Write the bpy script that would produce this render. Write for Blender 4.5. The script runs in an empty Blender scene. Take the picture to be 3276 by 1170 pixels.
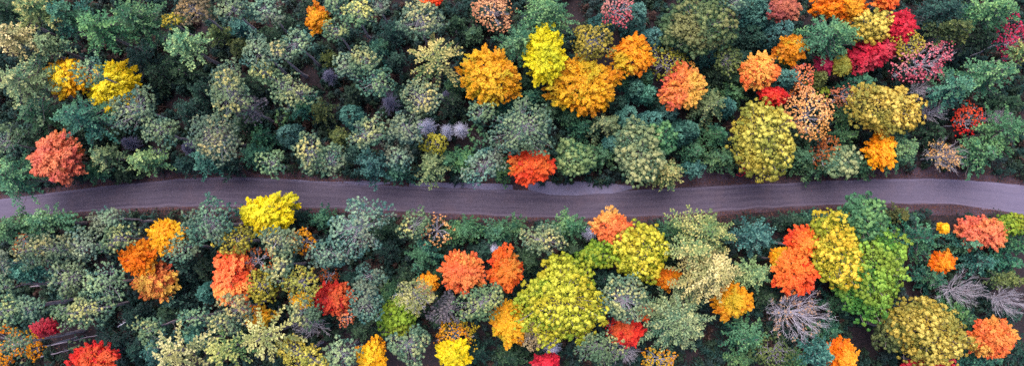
import bpy, math
import numpy as np

# ------------------------------------------------------------------ camera
S = bpy.context.scene
COL = S.collection
W0, H0 = 3276.0, 1170.0           # the photograph's own pixels, used as a survey grid
FPX = 2340.0                      # focal length in those pixels
CAM_Z = 130.0                     # flying height of the drone over the ground
TX, TY = math.radians(4.28), math.radians(-1.9)
cam_data = bpy.data.cameras.new("camera")
cam_data.sensor_fit = 'HORIZONTAL'
cam_data.sensor_width = 36.0
cam_data.lens = 36.0 * FPX / W0
cam_data.clip_start = 1.0
cam_data.clip_end = 3000.0
cam = bpy.data.objects.new("camera", cam_data)
cam.location = (0, 0, CAM_Z)
cam.rotation_mode = 'XYZ'
cam.rotation_euler = (TX, TY, 0)
COL.objects.link(cam)
S.camera = cam
RX = np.array([[1, 0, 0], [0, math.cos(TX), -math.sin(TX)], [0, math.sin(TX), math.cos(TX)]])
RY = np.array([[math.cos(TY), 0, math.sin(TY)], [0, 1, 0], [-math.sin(TY), 0, math.cos(TY)]])
ROT = RY @ RX

def at(px, py, z=0.0):
    """Map a surveyed picture point to the world point at height z."""
    d = ROT @ np.array([(px - W0 / 2) / FPX, -(py - H0 / 2) / FPX, -1.0])
    t = (z - CAM_Z) / d[2]
    return np.array([d[0] * t, d[1] * t, z])

# ------------------------------------------------------------------ light
SUN_EL, SUN_AZ = math.radians(68), math.radians(325)   # azimuth clockwise from +Y
w = bpy.data.worlds.new("World")
S.world = w
w.use_nodes = True
nt = w.node_tree
nt.nodes.clear()
o_ = nt.nodes.new('ShaderNodeOutputWorld')
bg = nt.nodes.new('ShaderNodeBackground')
sky = nt.nodes.new('ShaderNodeTexSky')
sky.sky_type = 'NISHITA'
sky.sun_disc = False
sky.sun_elevation = SUN_EL
sky.sun_rotation = SUN_AZ
sky.air_density = 1.0
sky.dust_density = 3.0
sky.ozone_density = 1.0
bg.inputs['Strength'].default_value = 0.135
nt.links.new(sky.outputs[0], bg.inputs['Color'])
nt.links.new(bg.outputs[0], o_.inputs['Surface'])
sd = bpy.data.lights.new("sun", 'SUN')
sd.energy = 2.5
sd.angle = math.radians(40)
sd.color = (1.0, 0.94, 0.87)
sun = bpy.data.objects.new("sun", sd)
sun.rotation_mode = 'XYZ'
sun.rotation_euler = (math.pi / 2 - SUN_EL, 0, -SUN_AZ + math.pi)
sun.location = (0, 0, 200)
COL.objects.link(sun)
S.view_settings.view_transform = 'Standard'
S.view_settings.look = 'None'
S.view_settings.exposure = 1.27
S.view_settings.gamma = 1.0
S.render.film_transparent = False
try:
    S.cycles.max_bounces = 6
    S.cycles.diffuse_bounces = 4
    S.cycles.transmission_bounces = 4
    S.cycles.use_denoising = False
except Exception:
    pass

# ------------------------------------------------------------------ helpers
def lin(c):
    c = np.asarray(c, float) / 255.0
    return np.where(c <= 0.04045, c / 12.92, ((c + 0.055) / 1.055) ** 2.4)

def tag(o, label=None, cat=None, group=None, kind=None):
    if label: o['label'] = label
    if cat: o['category'] = cat
    if group: o['group'] = group
    if kind: o['kind'] = kind
    return o

TREE_TINT = np.ones(3)      # every tree's own slight shift of colour

def link(name, verts, faces, mat, parent=None, facecol=None, smooth=False):
    """One mesh object from numpy quads (faces: n x 4)."""
    me = bpy.data.meshes.new(name)
    V = np.ascontiguousarray(verts, np.float32)
    F = np.ascontiguousarray(faces, np.int32)
    k = F.shape[1]
    me.vertices.add(len(V)); me.vertices.foreach_set('co', V.ravel())
    me.loops.add(F.size); me.loops.foreach_set('vertex_index', F.ravel())
    me.polygons.add(len(F))
    me.polygons.foreach_set('loop_start', np.arange(0, F.size, k, dtype=np.int32))
    me.polygons.foreach_set('loop_total', np.full(len(F), k, np.int32))
    if smooth:
        me.polygons.foreach_set('use_smooth', np.ones(len(F), bool))
    if facecol is not None:
        facecol = facecol * (TREE_TINT if parent is not None else 1.0)
        a = me.attributes.new('leafcol', 'FLOAT_COLOR', 'FACE')
        c = np.ones((len(F), 4), np.float32); c[:, :3] = facecol
        a.data.foreach_set('color', c.ravel())
    me.materials.append(mat)
    me.update(calc_edges=True)
    o = bpy.data.objects.new(name, me)
    COL.objects.link(o)
    if parent is not None: o.parent = parent
    return o

def unit(v):
    return v / (np.linalg.norm(v, axis=-1, keepdims=True) + 1e-9)

def diamonds(P, U, N, a, b, tip=0.0):
    """Leaf sprays: kite shaped quads at P, long axis U, facing N. a, b = half length, half width."""
    U = unit(U)
    Vv = unit(np.cross(N, U)); a = np.asarray(a).reshape(-1, 1); b = np.asarray(b).reshape(-1, 1)
    n = len(P)
    q = np.empty((n, 4, 3))
    q[:, 0] = P + U * a
    q[:, 1] = P + Vv * b - U * a * tip
    q[:, 2] = P - U * a
    q[:, 3] = P - Vv * b - U * a * tip
    return q.reshape(-1, 3), np.arange(n * 4).reshape(n, 4)

def segs(P0, P1, R0, R1, k=4):
    """Tapered k-sided prisms for many straight branch segments."""
    P0, P1 = np.asarray(P0, float), np.asarray(P1, float)
    n = len(P0)
    D = unit(P1 - P0)
    ref = np.where(np.abs(D[:, 2:3]) > 0.9, [[1., 0, 0]], [[0, 0, 1.]])
    U = unit(np.cross(D, ref)); Vv = np.cross(D, U)
    an = np.arange(k) * 2 * math.pi / k
    ring = U[:, None] * np.cos(an)[None, :, None] + Vv[:, None] * np.sin(an)[None, :, None]
    R0 = np.broadcast_to(np.asarray(R0, float), (n,)).reshape(n, 1, 1)
    R1 = np.broadcast_to(np.asarray(R1, float), (n,)).reshape(n, 1, 1)
    A = P0[:, None] + ring * R0; B = P1[:, None] + ring * R1
    V = np.concatenate([A, B], 1).reshape(-1, 3)
    i = np.arange(k); j = (i + 1) % k
    f = np.stack([i, j, j + k, i + k], 1)
    F = (f[None] + (np.arange(n) * 2 * k)[:, None, None]).reshape(-1, 4)
    return V, F

def merge(parts):
    vs, fs, o = [], [], 0
    for v, f in parts:
        vs.append(v); fs.append(f + o); o += len(v)
    return np.concatenate(vs), np.concatenate(fs)

def polytube(pts, rad, k=8):
    """A continuous tube through pts, closed at its top."""
    pts = np.asarray(pts, float); n = len(pts)
    D = unit(np.gradient(pts, axis=0))
    U = unit(np.cross(D, np.array([1.0, 0.13, 0.07]))); Vv = np.cross(D, U)
    an = np.arange(k) * 2 * math.pi / k
    ring = U[:, None] * np.cos(an)[None, :, None] + Vv[:, None] * np.sin(an)[None, :, None]
    V = (pts[:, None] + ring * np.asarray(rad).reshape(n, 1, 1)).reshape(-1, 3)
    i = np.arange(k); j = (i + 1) % k
    F = np.concatenate([np.stack([r * k + i, r * k + j, (r + 1) * k + j, (r + 1) * k + i], 1) for r in range(n - 1)])
    return V, F

def wob(P, rng, freq, n=5):
    """Smooth pseudo noise in about -1..1 at points P."""
    out = np.zeros(len(P))
    for _ in range(n):
        d = unit(rng.normal(size=3)) * freq * rng.uniform(0.6, 1.6)
        out += np.sin(P @ d + rng.uniform(0, 6.28))
    return out / (n ** 0.5) / 1.1

# ------------------------------------------------------------------ materials
def new_mat(name):
    m = bpy.data.materials.new(name); m.use_nodes = True
    t = m.node_tree; t.nodes.clear()
    return m, t, t.nodes.new('ShaderNodeOutputMaterial')

def leaf_mat(name, trans=0.35):
    m, t, out = new_mat(name)
    L = t.links.new
    at_ = t.nodes.new('ShaderNodeAttribute'); at_.attribute_name = 'leafcol'
    geo = t.nodes.new('ShaderNodeNewGeometry')
    nz = t.nodes.new('ShaderNodeTexNoise'); nz.inputs['Scale'].default_value = 3.0
    nz.inputs['Detail'].default_value = 4.0
    L(geo.outputs['Position'], nz.inputs['Vector'])
    mr = t.nodes.new('ShaderNodeMapRange')
    mr.inputs['From Min'].default_value = 0.3; mr.inputs['From Max'].default_value = 0.7
    mr.inputs['To Min'].default_value = 0.78; mr.inputs['To Max'].default_value = 1.2
    L(nz.outputs['Fac'], mr.inputs['Value'])
    vm = t.nodes.new('ShaderNodeVectorMath'); vm.operation = 'SCALE'
    L(at_.outputs['Color'], vm.inputs[0]); L(mr.outputs[0], vm.inputs['Scale'])
    bs = t.nodes.new('ShaderNodeBsdfPrincipled')
    bs.inputs['Roughness'].default_value = 0.6
    bs.inputs['Specular IOR Level'].default_value = 0.25
    tr = t.nodes.new('ShaderNodeBsdfTranslucent')
    L(vm.outputs[0], bs.inputs['Base Color']); L(vm.outputs[0], tr.inputs['Color'])
    mx = t.nodes.new('ShaderNodeMixShader'); mx.inputs[0].default_value = trans
    L(bs.outputs[0], mx.inputs[1]); L(tr.outputs[0], mx.inputs[2]); L(mx.outputs[0], out.inputs['Surface'])
    return m

def bark_mat(name, c1, c2, scale=6.0):
    m, t, out = new_mat(name)
    L = t.links.new
    tc = t.nodes.new('ShaderNodeTexCoord')
    mp = t.nodes.new('ShaderNodeMapping'); mp.inputs['Scale'].default_value = (1, 1, 0.25)
    nz = t.nodes.new('ShaderNodeTexNoise'); nz.inputs['Scale'].default_value = scale; nz.inputs['Detail'].default_value = 6
    L(tc.outputs['Object'], mp.inputs['Vector']); L(mp.outputs[0], nz.inputs['Vector'])
    cr = t.nodes.new('ShaderNodeValToRGB')
    cr.color_ramp.elements[0].position = 0.35; cr.color_ramp.elements[1].position = 0.65
    cr.color_ramp.elements[0].color = (*lin(c1), 1); cr.color_ramp.elements[1].color = (*lin(c2), 1)
    L(nz.outputs['Fac'], cr.inputs[0])
    bs = t.nodes.new('ShaderNodeBsdfPrincipled'); bs.inputs['Roughness'].default_value = 0.9
    bp = t.nodes.new('ShaderNodeBump'); bp.inputs['Strength'].default_value = 0.5; bp.inputs['Distance'].default_value = 0.05
    L(nz.outputs['Fac'], bp.inputs['Height']); L(bp.outputs[0], bs.inputs['Normal'])
    L(cr.outputs[0], bs.inputs['Base Color']); L(bs.outputs[0], out.inputs['Surface'])
    return m

M_LEAF = leaf_mat('autumn_leaves', 0.45)
M_NEEDLE = leaf_mat('needles', 0.3)
M_BARK = bark_mat('bark_brown_grey', (92, 80, 84), (138, 124, 128))
M_PINEBARK = bark_mat('bark_pine', (116, 104, 114), (168, 150, 156))
M_POLE = bark_mat('bark_pole', (98, 88, 100), (134, 122, 136))
M_TWIG = bark_mat('bark_twig_grey', (132, 124, 136), (180, 172, 184))
M_PALE = bark_mat('bark_dead_pale', (160, 160, 188), (210, 208, 230))
M_SILVER = bark_mat('bark_silver', (150, 142, 158), (204, 194, 206))
M_LAV = bark_mat('bark_dead_lavender', (82, 80, 104), (122, 120, 150))

# ------------------------------------------------------------------ crowns
# palettes: main, second (the leaves' own colours), highlight (tip colour and painted top light)
PAL = {
 'lemon':   ((246, 222, 20), (226, 190, 10), (255, 244, 60)),
 'yellow':  ((250, 196, 22), (236, 160, 14), (255, 226, 60)),
 'gold':    ((238, 160, 22), (222, 128, 16), (252, 196, 50)),
 'amber':   ((226, 140, 18), (204, 108, 16), (246, 176, 40)),
 'orange':  ((250, 136, 18), (240, 104, 14), (255, 176, 36)),
 'deeporange': ((244, 108, 34), (228, 78, 34), (252, 140, 52)),
 'coral':   ((252, 126, 66), (242, 96, 60), (255, 166, 90)),
 'redorange': ((254, 92, 42), (238, 66, 42), (255, 138, 60)),
 'red':     ((226, 44, 40), (190, 32, 42), (248, 74, 50)),
 'crimson': ((206, 30, 58), (164, 22, 50), (238, 56, 76)),
 'magenta': ((196, 38, 84), (160, 34, 76), (222, 70, 100)),
 'salmon':  ((240, 134, 72), (226, 104, 84), (255, 186, 84)),
 'rose':    ((220, 108, 122), (198, 76, 98), (240, 150, 158)),
 'dusty':   ((196, 108, 82), (170, 86, 86), (222, 134, 96)),
 'brick':   ((236, 130, 96), (220, 106, 98), (252, 166, 108)),
 'rust':    ((176, 92, 44), (142, 72, 46), (206, 122, 54)),
 'apricot': ((238, 178, 120), (216, 150, 110), (252, 206, 142)),
 'tan':     ((186, 156, 118), (170, 136, 108), (214, 180, 130)),
 'oliveyel': ((190, 176, 58), (142, 144, 60), (232, 206, 76)),
 'oakyel':  ((238, 200, 80), (198, 176, 74), (255, 230, 116)),
 'limeyel': ((220, 218, 62), (160, 190, 58), (255, 242, 90)),
 'lime':    ((140, 176, 52), (96, 146, 56), (176, 204, 64)),
 'bright':  ((122, 190, 80), (90, 162, 76), (188, 226, 92)),
 'oakgreen': ((104, 146, 92), (78, 122, 88), (160, 180, 110)),
 'straw':   ((150, 170, 104), (98, 144, 98), (240, 222, 138)),
 'cream':   ((216, 204, 130), (158, 170, 112), (255, 240, 172)),
 'palegreen': ((120, 162, 122), (86, 138, 108), (206, 212, 144)),
 'green':   ((80, 138, 98), (56, 114, 88), (144, 186, 118)),
 'teal':    ((62, 130, 110), (46, 106, 96), (118, 176, 134)),
 'bluegreen': ((62, 124, 118), (44, 98, 100), (118, 174, 158)),
 'dark':    ((58, 92, 72), (44, 78, 66), (84, 116, 82)),
 'darkteal': ((48, 88, 82), (40, 74, 72), (72, 116, 98)),
 'olive':   ((104, 120, 74), (78, 102, 66), (146, 150, 80)),
 'grey':    ((100, 142, 126), (76, 122, 116), (172, 188, 138)),
 'greyyel': ((120, 152, 116), (90, 130, 112), (214, 206, 128)),
 'greygreen': ((94, 142, 128), (70, 122, 118), (158, 190, 150)),
 'greyrust': ((150, 134, 98), (124, 118, 92), (184, 152, 96)),
 'purplegrey': ((110, 104, 116), (86, 92, 100), (140, 130, 130)),
}
GREENS = {'oakgreen', 'straw', 'cream', 'palegreen', 'green', 'teal', 'bluegreen', 'dark', 'darkteal', 'olive',
          'grey', 'greyyel', 'greygreen', 'greyrust', 'bright', 'lime', 'purplegrey', 'oliveyel', 'oakyel', 'limeyel'}
K_VIVID, K_GREEN = 0.84, 0.60

ACC = {'lemon': (206, 200, 40), 'yellow': (250, 170, 30), 'gold': (206, 176, 44), 'amber': (206, 186, 48), 'orange': (250, 180, 50),
       'deeporange': (214, 150, 60), 'coral': (250, 190, 96), 'redorange': (250, 150, 60), 'red': (226, 110, 60), 'crimson': (214, 80, 90),
       'salmon': (240, 200, 90), 'rose': (222, 160, 150), 'brick': (236, 158, 92), 'dusty': (214, 140, 96), 'oakyel': (160, 162, 74),
       'limeyel': (240, 216, 60), 'bright': (176, 196, 70), 'oakgreen': (176, 180, 110), 'apricot': (230, 170, 90), 'greyyel': (104, 142, 108),
       'grey': (140, 162, 120), 'greygreen': (150, 160, 130), 'green': (96, 150, 112), 'teal': (96, 146, 100),
       'palegreen': (160, 186, 128), 'lime': (190, 196, 60)}

def colours(P, pal, rng, top, cl=None, hi=0.55):
    """Leaf colours: patches of main and second colour, brighter new growth towards the crown's top."""
    k = K_GREEN if pal in GREENS else K_VIVID
    a, b, c = [lin(x) * k for x in PAL[pal]]
    m = np.clip(0.5 + 0.6 * wob(P, rng, 1.6) + rng.normal(0, 0.15, len(P)), 0, 1)[:, None]
    if cl is not None:
        m = np.clip(m + cl[:, None] * 0.4, 0, 1)
    col = a * (1 - m) + b * m
    h = np.clip(top ** 1.4 * hi * 1.35 - 0.06 + 0.28 * wob(P, rng, 1.1) + rng.normal(0, 0.12, len(P)), 0, 1)[:, None]  # treetop sun glow put into the leaf colour, rising with height
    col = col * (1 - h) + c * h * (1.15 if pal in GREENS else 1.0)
    # patches of the neighbouring stage of the turn: still green, already yellow or browned
    if pal in ACC:
        e = lin(ACC[pal]) * k
        q = np.clip((wob(P, rng, 0.9) - 0.08) * 1.2 + rng.normal(0, 0.12, len(P)), 0, 0.8)[:, None]
        col = col * (1 - q) + e * q
    return col * rng.uniform(0.8, 1.18, len(P))[:, None]

def dome_dir(n, rng, lo=-0.25):
    z = rng.uniform(lo, 1, n); a = rng.uniform(0, 2 * math.pi, n)
    r = np.sqrt(1 - z * z)
    return np.stack([r * np.cos(a), r * np.sin(a), z], 1)

def fib_dir(n, rng, lo=-0.25):
    i = np.arange(n) + 0.5
    z = 1 - (1 - lo) * i / n
    a = i * 2.399963 + rng.uniform(0, 6.28)
    r = np.sqrt(np.clip(1 - z * z, 0, 1))
    return np.stack([r * np.cos(a), r * np.sin(a), z], 1) + rng.normal(0, 0.05, (n, 3))

class Shape:
    """A crown's envelope: ellipse radii, rotation, height of its widest level and its depth above it."""
    def __init__(s, rx, ry, ang, zc, dep, rng, lump=0.16):
        s.rx, s.ry, s.zc, s.dep, s.rng = rx, ry, zc, dep, rng
        s.ca, s.sa = math.cos(ang), math.sin(ang)
        s.w = [(unit(rng.normal(size=3)) * f, rng.uniform(0, 6.28), 0.62 * lump / (f / 3.0) ** 0.6) for f in (2.2, 3.1, 4.2, 5.6, 7.5, 10.0)]
        s.k = [(j, lump * rng.normal() / (j ** 0.5), rng.uniform(0, 6.28), rng.uniform(-2, 2)) for j in (2, 3, 4, 5, 7)]
    def pt(s, D, f=1.0):
        a = np.arctan2(D[:, 1], D[:, 0]); zz = np.clip(D[:, 2], -1, 1)
        m = np.ones(len(D))
        for j, amp, ph, zt in s.k:
            m += amp * np.sin(j * a + ph + zt * zz) * np.sqrt(np.clip(1 - zz * zz, 0, 1))
        for kv, ph, amp in s.w:
            m += amp * np.sin(D @ kv + ph)
        m = m * f
        x = D[:, 0] * s.rx * m; y = D[:, 1] * s.ry * m
        z = s.zc + D[:, 2] * s.dep * m
        return np.stack([x * s.ca - y * s.sa, x * s.sa + y * s.ca, z], 1)
    def top(s, P):
        return np.clip((P[:, 2] - s.zc) / s.dep, 0, 1)

def under_fill(sh, pal, rng, per_m2=16, lo=-0.2, f=(0.5, 0.86), size=0.24):
    """The inner leaves that close the crown beneath its outer sprays."""
    hi = 0.1 if f[1] < 0.9 else 0.5
    n = int(math.pi * sh.rx * sh.ry * per_m2)
    D = dome_dir(n, rng, lo)
    P = sh.pt(D, rng.uniform(f[0], f[1], n)) + rng.normal(0, 0.1, (n, 3))
    N = D + np.array([0, 0, 0.8]) + rng.normal(0, 0.25, (n, 3))
    s = size * rng.uniform(0.7, 1.3, n)
    V, F = diamonds(P, rng.normal(size=(n, 3)), N, s * 1.2, s)
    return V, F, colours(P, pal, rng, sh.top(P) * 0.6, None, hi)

def join(a, b):
    V, F = merge([a[:2], b[:2]])
    return V, F, np.concatenate([a[2], b[2]])

def crown_maple(sh, pal, rng, dens=1.0):
    """Ragged dome of short pointed leaf sprays, each shingled over the one below it."""
    area = math.pi * sh.rx * sh.ry
    nb = int(44 + area * 3.1 * dens)
    D = fib_dir(nb, rng, -0.35) + rng.normal(0, 0.10, (nb, 3))
    D = unit(D)
    tip = sh.pt(D, rng.uniform(0.78, 1.14, nb)) + rng.normal(0, 0.12, (nb, 3))
    hor = unit(np.stack([tip[:, 0], tip[:, 1], np.zeros(nb)], 1)); 
    dirv = unit(hor * (0.9 + rng.uniform(0, 0.5, (nb, 1))) + rng.normal(0, 0.38, (nb, 3)) + np.array([0, 0, 0.05]) + D * np.array([0, 0, 0.25]))
    L = (rng.uniform(0.9, 1.7, nb) * min(1.0, 0.5 + sh.rx / 5))[:, None]
    base = tip - dirv * L
    nl = 52
    t = rng.uniform(0, 1, (nb, nl)) ** 0.8
    ax = tip - base
    side = unit(np.cross(ax, [0, 0, 1.0]) + 1e-4)
    wd = L * 0.42 * (1 - t) ** 0.7 + 0.06
    sgn = rng.uniform(-1, 1, (nb, nl))
    lobes = 0.5 + 0.5 * np.abs(np.sin(t * L * 4.5 + rng.uniform(0, 6, (nb, 1))))
    P = base[:, None] + ax[:, None] * t[..., None] + side[:, None] * (sgn * wd * lobes)[..., None]
    P[..., 2] += rng.normal(0, 0.07, (nb, nl)) - 0.35 * np.abs(sgn) * wd - 0.18 * t ** 2
    U = unit(ax)[:, None] + side[:, None] * (sgn * 0.8)[..., None] + rng.normal(0, 0.25, (nb, nl, 3))
    N = unit(np.array([0, 0, 1.0]) + 0.8 * unit(P - np.array([0, 0, sh.zc - sh.dep * 0.3])) + side[:, None] * (sgn * 0.8)[..., None]) + rng.normal(0, 0.28, (nb, nl, 3))
    P = P.reshape(-1, 3); n = len(P)
    V, F = diamonds(P, U.reshape(-1, 3), N.reshape(-1, 3), rng.uniform(0.11, 0.21, n), rng.uniform(0.07, 0.13, n))
    cl = np.repeat(rng.normal(0, 0.6, nb), nl)
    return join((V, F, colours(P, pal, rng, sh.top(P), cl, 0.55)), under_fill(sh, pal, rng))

def out0(C, sh):
    return unit(C - np.array([0, 0, sh.zc - sh.dep * 0.35]))

def crown_clumps(sh, pal, rng, dens=1.0, rc=(0.5, 0.85), per=46, leaf=0.16, fill=1.5, lo=-0.3, hi=0.6, elong=1.15, rough=0.72, holes=0.0):
    """Billowing crown: many rounded leaf clumps standing out of a dome."""
    area = math.pi * sh.rx * sh.ry
    rm = (rc[0] + rc[1]) / 2
    nc = max(10, int(fill * dens * area * 1.35 / (rm * rm * 3.14)))
    D = unit(fib_dir(nc, rng, lo) + rng.normal(0, 0.09, (nc, 3))) if dens > 0.8 else dome_dir(nc, rng, lo)
    C = sh.pt(D, 1.1 - 0.42 * rng.uniform(0, 1, nc) ** 1.6) + rng.normal(0, 0.15, (nc, 3))
    w3 = wob(C, rng, 1.1); w4 = wob(C, rng, 2.6)
    C = C + out0(C, sh) * (0.09 * sh.rx * w3 + 0.12 * w4)[:, None]
    if holes > 0:
        C = C[wob(C, rng, 1.5) > -1.15 + holes]; nc = len(C)
    R = rng.uniform(rc[0], rc[1], nc) * rng.uniform(0.7, 1.15, nc)
    fl = rng.uniform(0.6, 1.0, (nc, 1, 3)) * np.array([1.15, 1.15, 0.8])
    out = unit(C - np.array([0, 0, sh.zc - sh.dep * 0.35]))
    d = unit(rng.normal(size=(nc, per, 3)) + out[:, None] * 0.9 + np.array([0, 0, 0.4]))
    d[np.sum(d * out[:, None], -1) < -0.2] *= -1
    off = (d * fl).reshape(-1, 3); d = d.reshape(-1, 3); Rr = np.repeat(R, per)
    P = np.repeat(C, per, 0) + off * (Rr * rng.uniform(rough, 1.12, len(Rr)))[:, None]
    N = d * 0.8 + np.array([0, 0, 0.35]) + rng.normal(0, 0.2, d.shape)
    U = rng.normal(size=d.shape); U -= np.sum(U * d, 1)[:, None] * d
    n = len(P)
    s = leaf * rng.uniform(0.8, 1.25, n)
    V, F = diamonds(P, U, N, s * elong, s)
    cl = np.repeat(rng.normal(0, 0.6, nc), per)
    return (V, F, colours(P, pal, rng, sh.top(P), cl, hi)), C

def crown_pine(sh, pal, rng, dens=1.0):
    """Open crown of separate round needle tufts on twigs (you see through it)."""
    (a, C) = crown_clumps(sh, pal, rng, dens=0.79 * dens, rc=(0.14, 0.30), per=13, leaf=0.085, fill=1.9, lo=-0.45, hi=0.62, elong=2.1, rough=0.15, holes=0.5)
    b = under_fill(sh, pal, rng, 13, -0.3, (0.55, 1.0), 0.12)
    a = join(a, b)
    return a, C

def crown_whitepine(sh, pal, rng, dens=1.0, fine=1.0, tiers=6, wid=1.0, star=0):
    """Tiered plumes: boughs radiate from the stem, each a long brush of upturned finger sprays."""
    parts = []; cols = []; tips = []
    for t in range(tiers):
        f = (t + 0.35) / tiers                       # 0 top .. 1 bottom
        rr = 0.16 + 0.92 * f ** 0.7 if not star else 0.42 + 0.80 * f
        nb = int((5.5 + 6.0 * f + sh.rx * 0.9 * f) * fine) + rng.integers(0, 2)
        if star: nb = int(star) + int(t)
        a = np.arange(nb) * 2 * math.pi / nb + rng.uniform(0, 6.28) + rng.normal(0, 0.16, nb)
        D = np.stack([np.cos(a), np.sin(a), np.full(nb, 0.0)], 1)
        tip = sh.pt(D, rr * (rng.uniform(0.9, 1.12, nb) if star else rng.uniform(0.66, 1.24, nb)))
        zl = sh.zc + sh.dep * (1 - f * 1.15)
        tip[:, 2] = zl + rng.normal(0, 0.35, nb) - 0.10 * rr * sh.rx
        base = np.stack([tip[:, 0] * 0.08, tip[:, 1] * 0.08, np.full(nb, zl + 0.1)], 1)
        tips.append(tip)
        L = np.linalg.norm(tip - base, axis=1)
        for b in range(nb):
            ax = tip[b] - base[b]; u = ax / L[b]
            sd_ = unit(np.cross(u, [0, 0, 1.0]))
            nf = max(5, int(L[b] * 3.6))       # side fingers
            tt = (np.arange(nf) + rng.uniform(0.2, 0.8, nf)) / nf
            s = np.where(np.arange(nf) % 2 == 0, 1, -1)
            fl = wid * (0.17 + 0.19 * np.sqrt(L[b])) * (1 - tt) ** 0.6 * np.clip(tt * 2.2, 0.22, 1) * rng.uniform(0.7, 1.2, nf) + 0.14
            p0 = base[b] + ax * tt[:, None]
            p0[:, 2] += 0.45 * np.sin(tt * 2.6) * (L[b] / 4)
            if star:
                p0[:, 2] -= 0.35 * L[b] * tt ** 2
                p0 += sd_ * (tt ** 2 * L[b] * 0.14)[:, None]
            fd = unit(u * 0.75 + sd_ * s[:, None] * 0.8 + rng.normal(0, 0.12, (nf, 3)) + np.array([0, 0, 0.12]))
            m = 12 if star else 7
            q = np.linspace(0.05, 1.0, m)
            P = p0[:, None] + fd[:, None] * (fl[:, None] * q)[..., None]
            P = P + rng.normal(0, 0.055, P.shape)
            U = fd[:, None] + rng.normal(0, 0.55, P.shape); U[..., 2] += 0.25
            P = P.reshape(-1, 3); U = U.reshape(-1, 3); n = len(P)
            N = np.array([0, 0, 1.0]) + rng.normal(0, 0.4, (n, 3)) + 0.45 * u
            sz = rng.uniform(0.14, 0.25, n)
            parts.append(diamonds(P, U, N, sz, sz * 0.48))
            tq = np.tile(q, nf) * 0.55 + np.repeat(tt, m) * 0.45
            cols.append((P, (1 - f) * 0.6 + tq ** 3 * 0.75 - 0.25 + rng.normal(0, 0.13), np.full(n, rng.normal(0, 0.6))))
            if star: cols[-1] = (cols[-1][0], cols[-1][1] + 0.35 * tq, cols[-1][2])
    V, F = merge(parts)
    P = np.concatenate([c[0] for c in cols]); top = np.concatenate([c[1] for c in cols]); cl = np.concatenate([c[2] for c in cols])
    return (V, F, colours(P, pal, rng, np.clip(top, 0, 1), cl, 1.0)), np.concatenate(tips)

def crown_spruce(sh, pal, rng, dens=1.0):
    """Dense rounded cone of overlapping short sprays."""
    nb = int(60 + sh.rx * sh.ry * 34)
    h = 1 - rng.uniform(0, 1, nb) ** 0.62
    a = np.arange(nb) * 2.399963 + rng.normal(0, 0.2, nb)
    prof = np.sqrt(np.clip(1 - h, 0, 1)) * 0.72 + 0.28 * (1 - h) + 0.05
    D = np.stack([np.cos(a), np.sin(a), np.zeros(nb)], 1)
    C = sh.pt(D, prof * rng.uniform(0.86, 1.08, nb))
    C[:, 2] = sh.zc - 0.4 * sh.dep + h * sh.dep * 1.4
    out = unit(np.stack([C[:, 0], C[:, 1], np.full(nb, 0.55)], 1))
    per = 22
    q = rng.uniform(-0.6, 1, (nb, per))
    P = C[:, None] + out[:, None] * (q * 0.28)[..., None] + rng.normal(0, 0.13, (nb, per, 3))
    U = out[:, None] + rng.normal(0, 0.5, (nb, per, 3))
    N = np.array([0, 0, 0.8]) + out[:, None] * 0.9 + rng.normal(0, 0.35, (nb, per, 3))
    P = P.reshape(-1, 3); n = len(P)
    sz = rng.uniform(0.11, 0.2, n)
    V, F = diamonds(P, U.reshape(-1, 3), N.reshape(-1, 3), sz, sz * 0.6)
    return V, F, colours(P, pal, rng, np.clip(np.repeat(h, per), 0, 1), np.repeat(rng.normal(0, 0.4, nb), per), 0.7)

def limbs_to(C, zt, rng, r=0.05, spread=0.5, lowest=0.0, nseg=4, frac=1.0):
    """Curved twigs from the stem line up to the points C."""
    if frac < 1: C = C[rng.uniform(size=len(C)) < frac]
    n = len(C)
    hd = np.hypot(C[:, 0], C[:, 1])
    z0 = np.maximum(C[:, 2] - hd * spread - rng.uniform(0, 0.8, n), lowest)
    A = np.stack([C[:, 0] * 0.004, C[:, 1] * 0.004, np.minimum(z0, zt)], 1)
    out = [segs(np.array([[0, 0, A[:, 2].min() - 0.1]]), np.array([[0, 0, A[:, 2].max() + 0.1]]), 0.07, 0.04, 5)]
    pr = A; wobv = rng.normal(0, 0.13, (nseg, n, 3)); rr = r * (0.6 + 0.12 * hd)
    for s in range(1, nseg + 1):
        t = s / nseg
        p = A + (C - A) * t
        p[:, 2] -= (t * (1 - t)) * hd * 0.25
        if s < nseg: p = p + wobv[s - 1] * hd[:, None] * 0.25
        out.append(segs(pr, p, rr * (1 - (t - 1 / nseg) * 0.7), rr * (1 - t * 0.7), 3))
        pr = p
    return merge(out)

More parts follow.
